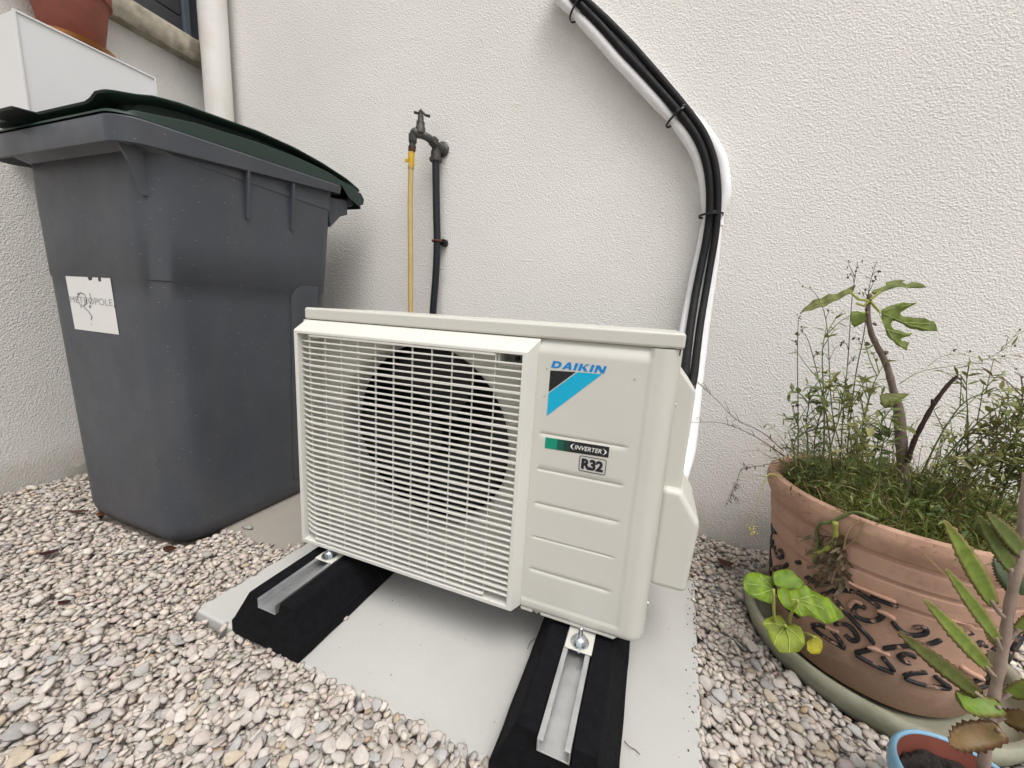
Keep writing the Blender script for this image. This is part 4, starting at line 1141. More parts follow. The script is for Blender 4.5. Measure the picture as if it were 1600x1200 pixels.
me.polygons.foreach_set('use_smooth', np.ones(len(FF), bool))
ca = me.color_attributes.new('Col', 'FLOAT_COLOR', 'POINT'); ca.data.foreach_set('color', np.c_[CCo, np.ones(len(CCo))].ravel())
me.materials.append(M['pebble']); me.update(calc_edges=True); me.validate()
go = bpy.data.objects.new('gravel', me); COL.objects.link(go); adopt(go, ground, Vector((0, 0, 0))); tag(go, None, None, None, 'stuff')
fine = []
for s_ in range(30):
    sv, sf = pebble_shape(100+s_, 8, 14)
    m_ = bpy.data.meshes.new('pebble'); m_.from_pydata(sv.tolist(), [], sf.tolist()); m_.materials.append(M['pebble'])
    c_ = np.clip(pc_[rg_.choice(len(pc_), p=pw_)]*rg_.uniform(.88, 1.12), 0, 1)
    ca = m_.color_attributes.new('Col', 'FLOAT_COLOR', 'POINT'); ca.data.foreach_set('color', np.tile([*c_, 1.0], len(sv)))
    finish(m_, True, 180); fine.append(m_)
for k, i in enumerate(order[:300]):
    A_, t_ = pmat(peb[i]); o = bpy.data.objects.new('pebble', fine[k % 30]); COL.objects.link(o)
    o.parent = ground
    o.matrix_parent_inverse = Matrix.Translation(-WLOC[ground.name])
    o.matrix_basis = Matrix(((*A_[0], t_[0]), (*A_[1], t_[1]), (*A_[2], t_[2]), (0, 0, 0, 1)))
print('pebbles', NP, 'tris', len(FF))
def gravel_z(x, y):
    return float(H[min(NX-1, max(0, int((x-GX0)/CELL))), min(NY-1, max(0, int((y-GY0)/CELL)))])

# ================================================================== FALLEN LEAVES ON THE GRAVEL
def rough_leaf(name, px, py, lx, ly, rot, col, label, curl=.3, seed=0, n=14):
    r = np.random.RandomState(seed); p = at(px, py, z=-.118); zz = max(gravel_z(p[0]+i*.006, p[1]+j*.006) for i in (-2, -1, 0, 1, 2) for j in (-2, -1, 0, 1, 2))
    p = at(px, py, z=zz+.004)
    mb = MB(); ring = []; ring2 = []
    ca, sa = math.cos(rot), math.sin(rot)
    for rad, store in ((1.0, ring), (.55, ring2)):
        for k in range(n):
            t = 2*math.pi*k/n; q = rad*(1+r.uniform(-.12, .12)); u, w = q*math.cos(t)*lx, q*math.sin(t)*ly
            store.append((p[0]+u*ca-w*sa, p[1]+u*sa+w*ca, p[2]+curl*(q*q)*min(lx, ly)*(.5+.5*math.cos(2*t))+r.uniform(0, .001)))
    ctr = [(p[0], p[1], p[2]-.001)]
    v = ring+ring2+ctr; f = []
    for k in range(n):
        j = (k+1) % n; f += [(k, j, n+j, n+k), (n+k, n+j, 2*n)]
    mb.add(v, f, col); o = mb.build(name, M['leaf'], None, colors=True, angle=80)
    sm = o.modifiers.new('thick', 'SOLIDIFY'); sm.thickness = .0008
    return tag(o, label, 'dead leaf')
rough_leaf('fallen_leaf', 265, 857, .020, .011, .1, (.075, .028, .018), 'dark brown dead leaf against the foot of the bin', .2, 1)
rough_leaf('fallen_leaf', 160, 803, .014, .010, .6, (.19, .065, .02), 'orange brown dead leaf near the back left of the bin', .4, 2)
rough_leaf('fallen_leaf', 122, 799, .028, .008, .5, (.10, .055, .045), 'long dull brown dead leaf lying near the side wall', .3, 3)
rough_leaf('fallen_leaf', 76, 864, .017, .011, 1.1, (.055, .012, .014), 'dark red dead leaf on the gravel left of the bin', .35, 4)
rough_leaf('fallen_leaf', 101, 941, .013, .006, .4, (.06, .015, .015), 'small dark red dead leaf on the open gravel at the left', .3, 5)
rough_leaf('fallen_leaf', 1133, 880, .020, .016, -.2, (.085, .038, .022), 'brown dead leaf on the gravel between the unit and the planter', .45, 6)

# ================================================================== PLANTS
def leaf_patch(outline3d, col, sub=2, cup=.0, ctr_col=None, rnd=0, seed=0):
    """filled leaf from a closed outline of 3D points, refined and gently cupped"""
    r = np.random.RandomState(seed); bm = bmesh.new()
    vs = [bm.verts.new(tuple(p)) for p in outline3d]; fc_ = bm.faces.new(vs)
    bmesh.ops.triangulate(bm, faces=[fc_])
    for _ in range(sub):
        bmesh.ops.subdivide_edges(bm, edges=bm.edges[:], cuts=1, use_grid_fill=True)
    bmesh.ops.triangulate(bm, faces=bm.faces[:])
    P = np.array([v.co[:] for v in bm.verts]); f = [[v.index for v in q.verts] for q in bm.faces]
    bm.verts.index_update(); f = [[v.index for v in q.verts] for q in bm.faces]; bm.free()
    O = np.asarray(outline3d, float); c = O.mean(0); n = np.zeros(3)
    for i in range(len(O)): n += np.cross(O[i]-c, O[(i+1) % len(O)]-c)
    n /= np.linalg.norm(n); R_ = np.linalg.norm(O-c, axis=1).max()
    d = np.linalg.norm(P-c, axis=1)/R_
    P = P+n*(cup*R_*d**2)[:, None]
    if rnd: P += n*(rnd*R_*np.sin(P@r.normal(0, 180/ max(R_*20, .6), 3)))[:, None]
    cols = np.tile(np.asarray(col, float), (len(P), 1))
    cols *= (1+.18*np.sin(P@r.normal(0, 120, 3)))[:, None]
    return P, f, np.clip(cols, 0, 1)
def make_leaf(name, parent, outline, col, **k):
    P, f, c = leaf_patch(outline, col, **k)
    o = obj(name, P, f, M['leaf'], parent, cols=c, angle=180)
    sm = o.modifiers.new('thick', 'SOLIDIFY'); sm.thickness = .0006
    return o
def vein(name, parent, pts, r, col_mat): return obj(name, *g_tube(pts, r, 6), col_mat, parent)
M['vein'] = simple('leaf_vein', (.30, .36, .12), .5); M['petiole'] = simple('petiole', (.34, .36, .08), .5); M['green_stem'] = simple('green_stem', (.13, .17, .05), .6, 0, .3, 60); M['red_stem'] = simple('dry_stem', (.10, .06, .045), .75, 0, .3, 60)
SOILZ = PZ0+.335

# fig sapling
fig = thing('fig_sapling', 'young fig sapling with lobed green leaves rising from the planter', 'fig tree', tuple(at(1412, 765, y=.37)))
FY = .385
tr = spline([at(1414, 772, y=FY), at(1411, 730, y=FY), at(1408, 690, y=FY), at(1404, 640, y=FY), at(1396, 610, y=FY), at(1385, 570, y=FY), at(1370, 540, y=FY), at(1361, 520, y=FY), at(1356, 490, y=FY), at(1358, 463, y=FY)], 54)
rad_ = np.interp(np.linspace(0, 1, len(tr)), [0, .25, .33, .38, .7, 1], [.0098, .0098, .0090, .0068, .0052, .0036])*(1+.05*np.sin(np.arange(len(tr))*1.7))
obj('trunk', *g_tube(tr, rad_, 12), M['bark'], fig, angle=80)
for a, b in (((1366, 507), (1369, 505)), ((1400, 625), (1394, 622)), ((1359, 464), (1359, 458)), ((1357, 536), (1351, 540)), ((1382, 552), (1388, 549))):
    obj('bud', *g_tube([at(*a, y=FY), at((a[0]+b[0])/2, (a[1]+b[1])/2, y=FY), at(*b, y=FY)], [.005, .0045, .001], 8), M['bark'], fig)
f4 = lambda l: X3(l, 1200, 400, 4.0)
def figleaf(pix, p0, n, col, cup, base, sid):
    O = [onplane(a, b, p0, n) for a, b in f4(pix)]
    o = make_leaf('leaf', fig, O, col, cup=cup, sub=2, rnd=.03, seed=sid); return o
cA = at(1420, 505, y=.345)
A_pix = [(690, 345), (750, 315), (830, 295), (915, 300), (870, 325), (825, 355), (840, 380), (900, 385), (980, 395), (1020, 415), (1030, 440), (1045, 475), (960, 470), (890, 455), (800, 405), (770, 408), (762, 430), (790, 460), (840, 475), (895, 485), (880, 502), (835, 512), (830, 527), (870, 545), (860, 565), (850, 595), (800, 560), (755, 525), (720, 460), (705, 400)]
nA = (.25, -1, .35)
la = figleaf(A_pix, cA, nA, (.15, .20, .03), -.10, None, 1)
for vp in ([(692, 350), (780, 385), (880, 430), (1035, 468)], [(692, 350), (720, 420), (770, 500), (850, 580)], [(692, 350), (780, 325), (905, 302)], [(740, 455), (800, 480), (885, 490)], [(850, 415), (930, 420), (1015, 425)]):
    vein('vein', la, [onplane(a, b, np.array(cA)+np.array([-.0005, -.0035, .001]), nA) for a, b in f4(vp)], .0007, M['vein'])
B_pix = [(650, 222), (665, 205), (735, 187), (740, 162), (790, 153), (860, 152), (832, 166), (870, 176), (905, 156), (960, 160), (995, 190), (900, 195), (820, 196), (760, 206), (700, 232), (670, 232)]
figleaf(B_pix, at(1405, 448, y=.42), (.1, -1, .9), (.17, .21, .045), .08, None, 2)
C_pix = [(545, 188), (510, 195), (480, 215), (440, 232), (380, 240), (330, 262), (278, 280), (330, 283), (400, 270), (445, 258), (400, 275), (300, 312), (212, 345), (198, 366), (250, 347), (350, 315), (430, 277), (500, 243), (532, 225)]
figleaf(C_pix, at(1300, 468, y=.40), (-.1, -1, .9), (.20, .22, .06), .05, None, 3)
D_pix = [(520, 350), (560, 343), (612, 362), (622, 402), (582, 425), (540, 446), (524, 425), (518, 385)]
figleaf(D_pix, at(1342, 498, y=.37), (.2, -1, .3), (.15, .20, .035), .08, None, 4)
E_pix = [(700, 870), (740, 855), (790, 860), (860, 855), (890, 860), (850, 890), (800, 905), (775, 945), (730, 950), (705, 920)]
figleaf(E_pix, at(1398, 625, y=.36), (.0, -1, .6), (.17, .19, .05), .1, None, 5)
for pts in ([(1358, 470), (1350, 478), (1338, 474)], [(1360, 468), (1368, 462), (1376, 456)], [(1360, 470), (1366, 478), (1374, 487)], [(1356, 488), (1348, 490), (1338, 487)], [(1357, 470), (1342, 468), (1328, 456)]):
    obj('petiole', *g_tube([at(a, b, y=FY-.004) for a, b in pts], [.0028, .0026, .0022], 7), M['petiole'], fig)
ob = thing('cut_branch', 'bare dark cut branch leaning right beside the fig trunk', 'branch', tuple(at(1424, 700, y=.37)))
q = spline([at(1418, 722, y=.37), at(1428, 690, y=.37), at(1443, 660, y=.365), at(1460, 630, y=.36), at(1480, 603, y=.355), at(1496, 587, y=.35)], 22)
obj('stem', *g_tube(q, np.interp(np.linspace(0, 1, len(q)), [0, .5, .9, 1], [.0046, .0040, .0033, .0022])*(1+.09*np.sin(np.arange(len(q))*2.1)), 9), M['dark_bark'], ob, angle=80)
obj('node', *g_tube([at(1459, 630, y=.36), at(1456, 624, y=.358)], [.005, .002], 7), M['dark_bark'], ob)

# weeds: thin branching stems with narrow leaves
def blade_leaf(p, d, up, L, w, curl):
    d = d/np.linalg.norm(d); sd = np.cross(d, up); sd /= np.linalg.norm(sd)+1e-9; nn = np.cross(sd, d)
    v = [p, p+d*L*.35+sd*w+nn*curl*L*.05, p+d*L*.35-nn*w*.3, p+d*L*.35-sd*w+nn*curl*L*.05, p+d*L*.72+sd*w*.7-nn*curl*L*.10, p+d*L*.72-nn*(w*.2+curl*L*.13), p+d*L*.72-sd*w*.7-nn*curl*L*.10, p+d*L-nn*curl*L*.32]
    f = [(0, 2, 1), (0, 3, 2), (1, 2, 5, 4), (2, 3, 6, 5), (4, 5, 7), (5, 6, 7)]
    return v, f
def weed(label, pts, seed, nleaf=26, L=(.012, .026), w=.0028, col=(.075, .095, .035), br=6, brl=.06, heads=0, r0=.0018, smat='green_stem', leafcol_var=.35, droop=.5, group=None, name='weed'):
    r = np.random.RandomState(seed); P = spline(pts, 30)
    t = thing(name, label, 'weed', tuple(P[0]), group)
    sb = MB(); lb = MB(); anchors = []
    rad = np.linspace(r0, r0*.35, len(P)); sb.add(*g_tube(P, rad, 6))
    total = len(P)
    lines = [P]
    for k in range(br):
        i = int(total*r.uniform(.25, .95)); i = min(i, total-2); d = P[i+1]-P[i]; d /= np.linalg.norm(d)
        s_ = r.normal(size=3); s_ -= d*np.dot(s_, d); s_ /= np.linalg.norm(s_); dd = d*r.uniform(.5, 1.0)+s_*r.uniform(.4, .9); dd[2] += .15; dd /= np.linalg.norm(dd)
        l = brl*r.uniform(.4, 1.2); Q = [P[i], P[i]+dd*l*.5+np.array([0, 0, .004]), P[i]+dd*l+np.array([0, 0, r.uniform(-.4, .3)*l])]
        Q = spline(Q, 8); sb.add(*g_tube(Q, np.linspace(r0*.55, r0*.3, len(Q)), 5)); lines.append(Q)
    for k in range(nleaf):
        Q = lines[0] if r.rand() < .45 or len(lines) == 1 else lines[r.randint(1, len(lines))]
        i = int(len(Q)*r.uniform(.12, .98)); i = min(i, len(Q)-2); d = Q[i+1]-Q[i]; d /= np.linalg.norm(d)+1e-9
        s_ = r.normal(size=3); s_ -= d*np.dot(s_, d); s_ /= np.linalg.norm(s_)
        v, f = blade_leaf(Q[i], d*.5+s_, np.array([0, 0, 1.0])+r.normal(0, .3, 3), r.uniform(*L), w*r.uniform(.7, 1.3), r.uniform(0, droop*2))
        lb.add(v, f, np.clip(np.array(col)*(1+r.uniform(-leafcol_var, leafcol_var))+r.normal(0, .008, 3), .01, .6))
    sb.build('stem', M[smat], t, angle=180)
    if nleaf: o = lb.build('leaves', M['leaf'], t, colors=True, angle=180); o['kind'] = 'stuff'
    if heads:
        hb = MB()
        for Q in lines:
            for _ in range(heads):
                p = Q[-1-r.randint(0, 3)]+r.normal(0, .003, 3); q = r.uniform(.0012, .0026)
                hb.add(*g_tube([p-np.array([0, 0, q]), p, p+np.array([0, 0, q*1.2])], [q*.3, q, q*.3], 6), (.05, .035, .03))
        o = hb.build('seed_heads', M['red_stem'], t); o['kind'] = 'stuff'
    return t
def A3(l, y0, y1): return [at(a, b, y=y0+(y1-y0)*k/(len(l)-1)) for k, (a, b) in enumerate(l)]
G1 = (.22, .235, .065); G2 = (.18, .22, .06); G3 = (.28, .285, .115); G4 = (.21, .26, .11); BR = (.21, .16, .08)
weed('tall thin dry weed with seed heads, topmost of those left of the fig', A3([(1312, 730), (1318, 640), (1325, 560), (1331, 470), (1340, 408)], .40, .42), 1, 10, (.008, .016), .0015, G1, 4, .03, 3, .0014, 'red_stem')
weed('tall thin dry weed reaching just left of the fig tip', A3([(1320, 740), (1335, 600), (1350, 520), (1358, 450), (1369, 410)], .36, .39), 2, 6, (.008, .014), .0013, G1, 5, .03, 3, .0013, 'red_stem')
weed('straight reddish weed stem at the left edge of the planter with a grey seed head', A3([(1247, 720), (1247, 640), (1246, 560), (1247, 510), (1249, 492)], .37, .37), 3, 4, (.008, .014), .0013, G1, 3, .018, 5, .0012, 'red_stem')
weed('brown arching weed with crooked tip left of the fig leaves', A3([(1302, 735), (1290, 640), (1275, 575), (1262, 530), (1250, 516)], .35, .36), 4, 8, (.008, .015), .0015, G1, 4, .03, 2, .0013, 'red_stem')
weed('slender weed bending left with a curved dry tip', A3([(1320, 725), (1300, 640), (1292, 510), (1275, 460), (1253, 447)], .38, .41), 5, 6, (.008, .014), .0013, G1, 3, .04, 1, .0011, 'red_stem')
weed('leafy green weed rising at the left of the planter with narrow leaves', A3([(1286, 740), (1288, 660), (1286, 600), (1285, 550), (1291, 512)], .33, .35), 6, 46, (.016, .032), .0034, G1, 9, .07, 0, .0019)
weed('bushy green weed with broad leaves at the planter left rim', A3([(1262, 735), (1262, 690), (1260, 660), (1264, 630), (1262, 610)], .34, .34), 7, 34, (.016, .028), .0050, G4, 9, .06, 0, .0019)
weed('green weed leaning right in front of the fig trunk base', A3([(1322, 760), (1335, 700), (1350, 650), (1365, 600), (1386, 560)], .31, .33), 8, 46, (.014, .028), .0032, G3, 9, .06, 0, .0018)
weed('pale green leafy weed standing between the fig and the left weeds', A3([(1345, 775), (1348, 720), (1346, 680), (1352, 650), (1362, 610)], .29, .30), 9, 40, (.014, .026), .0055, G3, 8, .05, 0, .0017)
weed('weed with round yellowish green leaves in front of the fig trunk', A3([(1372, 790), (1374, 740), (1378, 700), (1385, 680), (1392, 668)], .27, .27), 10, 24, (.016, .026), .0075, (.14, .17, .05), 6, .045, 0, .0016)
k = 11
for lab, l, y0, y1, n_, c_ in (
    ('grey green weed leaning right behind the cut branch', [(1440, 740), (1470, 680), (1505, 630), (1540, 615), (1552, 610)], .42, .44, 40, G3),
    ('long brown stemmed weed slanting to the right frame edge', [(1440, 770), (1490, 700), (1540, 650), (1580, 625), (1610, 610)], .36, .36, 34, G1),
    ('dense leafy weed at the right of the planter below the slanting stems', [(1500, 790), (1520, 730), (1550, 690), (1580, 660), (1605, 640)], .33, .33, 56, G1),
    ('bushy weed with pale leaves at the right frame edge', [(1540, 800), (1560, 740), (1575, 700), (1590, 670), (1600, 640)], .31, .31, 60, G3),
    ('thick brownish weed slanting above the grass on the right', [(1455, 760), (1500, 715), (1535, 685), (1575, 655), (1620, 615)], .39, .39, 30, BR),
    ('upright weed with dry tip right of the cut branch', [(1510, 760), (1512, 700), (1512, 650), (1510, 610), (1511, 585)], .41, .43, 18, G1),
    ('low spreading weed in the middle right of the planter', [(1450, 790), (1480, 750), (1510, 740), (1545, 725), (1575, 720)], .30, .30, 50, G1),
    ('thin reddish weed at the right frame edge rising past the others', [(1560, 790), (1580, 730), (1590, 660), (1598, 620), (1606, 560)], .35, .38, 16, BR)):
    weed(lab, A3(l, y0, y1), k, n_, (.014, .030), .0034, c_, 8, .07, 0, .0019, 'green_stem' if c_ is not BR else 'red_stem'); k += 1
FILL = [('', [(1290, 745), (1300, 690), (1312, 650), (1318, 615)], .30, 60, G1, .0034), ('', [(1275, 745), (1272, 700), (1278, 660), (1290, 630)], .38, 30, G4, .0045), ('', [(1330, 760), (1330, 700), (1325, 650), (1335, 610)], .35, 60, G1, .0032),
        ('', [(1310, 765), (1325, 730), (1345, 700), (1350, 690)], .25, 50, G3, .0050), ('', [(1360, 770), (1365, 720), (1372, 690), (1380, 640)], .34, 44, G2, .0036), ('', [(1245, 730), (1240, 700), (1248, 670), (1240, 650)], .33, 26, G4, .0042),
        ('', [(1465, 780), (1490, 740), (1500, 700), (1525, 670)], .35, 60, G1, .0034), ('', [(1520, 790), (1540, 740), (1555, 700), (1560, 650)], .38, 60, G3, .0036), ('', [(1555, 800), (1570, 760), (1590, 720), (1610, 680)], .29, 70, G1, .0036),
        ('', [(1430, 790), (1450, 750), (1470, 730), (1500, 715)], .29, 60, G3, .0040), ('', [(1580, 810), (1590, 770), (1600, 730), (1606, 690)], .27, 70, G2, .0038), ('', [(1490, 800), (1520, 770), (1555, 755), (1590, 745)], .28, 70, G1, .0034), ('', [(1480, 770), (1530, 720), (1570, 690), (1620, 655)], .36, 50, BR, .0030)]
FILL_LABELS = ['feathery low weed just inside the left rim behind the yellow flower stem', 'broad leaved low weed beside the reddish stem at the planter left', 'thin leaved weed between the two tall dry stems left of the fig', 'pale low weed nearest the withered vine inside the rim', 'small weed touching the left side of the fig trunk base', 'round leaved low weed at the far left of the planter', 'green weed just right of the cut branch foot', 'pale weed under the upright dry tipped weed on the right', 'large leafy weed behind the topmost succulent leaves', 'pale low weed between the fig trunk and the succulent', 'green weed at the right frame edge just above the planter rim', 'low creeping weed along the front right inside the rim', 'brown slanting weed crossing the right weeds towards the frame edge']
for i_, (lab, l, yy, n_, c_, w_) in enumerate(FILL):
    weed(FILL_LABELS[i_], A3(l, yy, yy+.01), 50+i_, n_, (.012, .028), w_, c_, 10, .06, 0, .0017, 'green_stem' if c_ is not BR else 'red_stem')
weed('fine wiry weed arching right with dark buds against the wall', A3([(1405, 600), (1440, 580), (1500, 570), (1545, 560), (1572, 540), (1593, 515)], .40, .46), 30, 10, (.012, .03), .0024, G1, 4, .03, 1, .0009, 'green_stem')
weed('fine wiry stem looping over the right weeds against the wall', A3([(1450, 572), (1470, 558), (1500, 553), (1540, 562), (1570, 562), (1600, 590)], .43, .46), 31, 2, (.008, .014), .0014, G1, 3, .03, 2, .0007, 'green_stem')
weed('bare dry weed stem sticking out left over the rim towards the unit', A3([(1225, 705), (1190, 675), (1150, 655), (1120, 625), (1086, 594)], .30, .28), 32, 5, (.006, .012), .0011, BR, 6, .035, 0, .0011, 'red_stem')
weed('second bare dry stem reaching left under the first one', A3([(1225, 712), (1185, 685), (1150, 668), (1120, 660), (1076, 660)], .29, .27), 33, 3, (.006, .012), .0011, BR, 5, .03, 0, .0011, 'red_stem')
weed('thin twig hanging left of the planter rim with tiny dark leaves', A3([(1220, 722), (1185, 728), (1158, 735), (1150, 760), (1135, 790)], .28, .25), 34, 50, (.005, .010), .0012, (.06, .055, .03), 9, .04, 0, .0009, 'red_stem')
fl_ = weed('drooping stem with small yellow flower head left of the planter', A3([(1222, 745), (1200, 742), (1188, 770), (1180, 800), (1173, 826)], .25, .21), 35, 0, (.006, .012), .0012, BR, 0, .03, 0, .0011, 'petiole')
fh = at(1174, 830, y=.21); hb = MB(); rr = np.random.RandomState(5)
for _ in range(26):
    p = fh+rr.normal(0, .0045, 3); q_ = rr.uniform(.0012, .0022); hb.add(*g_tube([p-np.array([0, 0, q_]), p, p+np.array([0, 0, q_])], [q_*.4, q_, q_*.4], 5))
M['yflower'] = simple('yellow_flower', (.42, .36, .12), .7, 0, .3, 200); hb.build('flower_head', M['yflower'], fl_)
# withered vine draped over the rim
vine = thing('withered_vine', 'withered vine draped over the front rim of the planter', 'vine', tuple(at(1300, 830, y=.15)))
def pv(l, lift): return [onpot(a, b, lift) for a, b in l]
def vtube(l, lift, r, m, nm):
    q = [p for p in pv(l, lift) if p is not None]
    q = spline(q, 26); obj(nm, *g_tube(q, r*(1+.18*np.sin(np.arange(len(q))*1.3)), 8), m, vine, angle=180)
vtube([(1372, 812), (1340, 800), (1318, 806), (1300, 815), (1282, 818), (1276, 830), (1277, 850), (1272, 880)], .006, .0028, M['green_stem'], 'stem')
vtube([(1305, 815), (1306, 835), (1300, 850), (1288, 860), (1270, 868)], .008, .0042, M['petiole'], 'stem')
vtube([(1345, 812), (1325, 830), (1318, 860), (1312, 890), (1305, 920)], .005, .0016, M['straw'], 'stem')
vtube([(1352, 815), (1340, 840), (1322, 855), (1315, 885)], .006, .0013, M['straw'], 'stem')
lb = MB(); rr = np.random.RandomState(21)
for _ in range(150):
    px_, py_ = rr.choice([1278, 1312, 1318, 1296]), 0
    px_ += rr.normal(0, 7); py_ = rr.uniform(835, 915); p = onpot(px_, py_, .003)
    if p is None: continue
    nrm = np.array([p[0]-PC[0], p[1]-PC[1], 0]); nrm /= np.linalg.norm(nrm)
    v, f = blade_leaf(p+nrm*.004, np.array([0, 0, -1.0])+rr.normal(0, .7, 3), nrm, rr.uniform(.012, .034), rr.uniform(.0012, .0036), rr.uniform(-1, 1.6)); lb.add(v, f, np.array([.22, .17, .11])*rr.uniform(.5, 1.4))
o = lb.build('withered_leaves', M['leaf'], vine, colors=True, angle=180); o['kind'] = 'stuff'

# grass and low herbs filling the planter: nobody could count it
gb = MB(); rr = np.random.RandomState(77)
def grass_blade(p, d, L, w, bend, col):
    d = d/np.linalg.norm(d); sd = np.cross(d, np.array([rr.normal(), rr.normal(), .2])); sd /= np.linalg.norm(sd)
    h = np.array([d[0], d[1], 0])*bend*L; p1 = p+d*L*.5; p2 = p+d*L*.85+h*.5-np.array([0, 0, abs(bend)*L*.3]); 
    gb.add([p-sd*w, p+sd*w, p1+sd*w*.8, p1-sd*w*.8, p2+sd*.0001, p2-sd*w*.2], [(0, 1, 2, 3), (3, 2, 4, 5)], col)
for k in range(7000):
    a = rr.uniform(0, 2*math.pi); r_ = .199*math.sqrt(rr.rand()); p = np.array([PC[0]+r_*math.cos(a), PC[1]+r_*math.sin(a), SOILZ-.004])
    if p[0] < PC[0]-.13 and rr.rand() < .6: continue
    d = np.array([rr.normal(0, .55), rr.normal(0, .55), 1.0]); c = np.array([(.12, .15, .03), (.10, .125, .03), (.17, .18, .045), (.24, .19, .09), (.09, .11, .04)][rr.choice(5, p=[.3, .25, .2, .12, .13])])*rr.uniform(.65, 1.35)
    grass_blade(p, d, rr.uniform(.035, .105)*(1.25 if p[0] > PC[0]+.02 else 1), rr.uniform(.0006, .0016), rr.uniform(-.2, .9), c*1.9)
for k in range(1700):
    a = rr.uniform(0, 2*math.pi); r_ = .19*math.sqrt(rr.rand()); p = np.array([PC[0]+r_*math.cos(a), PC[1]+r_*math.sin(a), SOILZ+rr.uniform(.005, .075)])
    v, f = blade_leaf(p, rr.normal(0, 1, 3)*np.array([1, 1, .4]), np.array([0, 0, 1.0]), rr.uniform(.010, .024), rr.uniform(.002, .006), rr.uniform(0, 1)); gb.add(v, f, np.array([(.13, .19, .04), (.10, .15, .05), (.19, .21, .07)][rr.randint(3)])*rr.uniform(.6, 1.3))
for k in range(420):
    a = rr.uniform(0, 2*math.pi); r_ = .19*math.sqrt(rr.rand()); p = np.array([PC[0]+r_*math.cos(a), PC[1]+r_*math.sin(a), SOILZ])
    out_ = np.array([math.cos(a), math.sin(a), 0])*r_/.19; d = out_*rr.uniform(.1, .8)+np.array([rr.normal(0, .3), rr.normal(0, .3), 1.0]); d /= np.linalg.norm(d); L = rr.uniform(.07, .19)*(1.15 if p[0] > PC[0] else .85)
    Q = spline([p, p+d*L*.5, p+d*L*.85+out_*.02, p+d*L+out_*.05-np.array([0, 0, rr.uniform(0, .03)])], 8)
    gb.add(*g_tube(Q, np.linspace(.0008, .0003, len(Q)), 3, caps=False), np.array([(.26, .21, .10), (.20, .22, .07), (.15, .19, .05), (.16, .11, .07)][rr.randint(4)])*rr.uniform(.7, 1.3))
    for _ in range(rr.randint(1, 5)):
        i_ = rr.randint(2, len(Q)); v, f = blade_leaf(Q[i_], d+rr.normal(0, .8, 3), np.array([0, 0, 1.0]), rr.uniform(.008, .022), rr.uniform(.0008, .0022), rr.uniform(0, 1)); gb.add(v, f, np.array([(.20, .23, .07), (.24, .25, .10), (.15, .20, .05)][rr.randint(3)])*rr.uniform(.7, 1.3))
gr = gb.build('grass', M['leaf'], None, colors=True, smooth=False); tag(gr, 'tangled grass and low herbs filling the terracotta planter', 'grass', None, 'stuff')

# squash seedling growing out of the saucer
sq = thing('squash_seedling', 'squash seedling with bright lime green leaves at the saucer edge', 'seedling', tuple(at(1222, 985, z=-.13)))
cs = lambda l: X3(l, 1140, 880, 6.0)
def sqleaf(pix, p0, n, col, cup, sid, stem=None):
    O = [onplane(a, b, p0, n) for a, b in cs(pix)]
    return make_leaf('leaf', sq, O, col, cup=cup, sub=2, rnd=.035, seed=sid)
nS = (-.15, -.55, 1)
p1 = at(1187, 922, y=.175); p2 = at(1232, 908, y=.185); p3 = at(1262, 942, y=.160); p4 = at(1225, 990, y=.135); p5 = at(1273, 1008, y=.13)
L1 = [(120, 200), (138, 122), (190, 95), (260, 93), (330, 118), (400, 140), (418, 200), (405, 235), (415, 260), (425, 340), (410, 402), (370, 378), (330, 370), (270, 348), (190, 312), (140, 262)]
L2 = [(402, 145), (412, 85), (470, 68), (540, 55), (592, 75), (640, 138), (682, 170), (690, 210), (640, 250), (560, 245), (470, 232), (412, 205)]
L3 = [(430, 262), (480, 232), (560, 258), (640, 242), (690, 208), (760, 248), (870, 318), (920, 325), (980, 408), (1030, 468), (1052, 522), (980, 552), (905, 577), (820, 532), (740, 487), (682, 507), (560, 452), (470, 392), (432, 332)]
L4 = [(300, 572), (340, 520), (400, 500), (470, 488), (508, 530), (540, 585), (600, 572), (660, 602), (700, 690), (707, 760), (650, 832), (560, 847), (460, 842), (420, 782), (372, 692), (342, 622)]
L5 = [(718, 742), (760, 700), (820, 677), (860, 722), (872, 790), (840, 852), (762, 852), (720, 812)]
l1 = sqleaf(L1, p1, nS, (.20, .33, .022), -.10, 1); l2 = sqleaf(L2, p2, (.05, -.8, 1), (.19, .32, .022), -.10, 2); l3 = sqleaf(L3, p3, (.15, -.7, 1), (.21, .33, .025), -.12, 3); l4 = sqleaf(L4, p4, (-.1, -.8, 1), (.29, .36, .03), -.10, 4); l5 = sqleaf(L5, p5, (.2, -.9, 1), (.40, .36, .02), -.10, 5)
M['sq_vein'] = simple('squash_vein', (.42, .52, .12), .5)
def sqv(parent, pts, p0, n): vein('vein', parent, [onplane(a, b, np.array(p0)+np.array([0, -.001, .0015]), n) for a, b in cs(pts)], .0006, M['sq_vein'])
for pts in ([(410, 240), (300, 210), (150, 190)], [(410, 240), (280, 290), (190, 300)], [(410, 240), (330, 150), (260, 100)], [(410, 245), (390, 320), (405, 390)]): sqv(l1, pts, p1, nS)
for pts in ([(640, 340), (800, 390), (1030, 500)], [(640, 340), (760, 440), (900, 560)], [(640, 340), (640, 420), (680, 495)], [(640, 340), (780, 300), (900, 340)], [(640, 340), (520, 340), (440, 300)]): sqv(l3, pts, p3, (.15, -.7, 1))
for pts in ([(520, 590), (440, 690), (420, 770)], [(520, 590), (560, 700), (560, 840)], [(520, 590), (640, 680), (690, 750)], [(520, 590), (400, 560), (320, 570)]): sqv(l4, pts, p4, (-.1, -.8, 1))
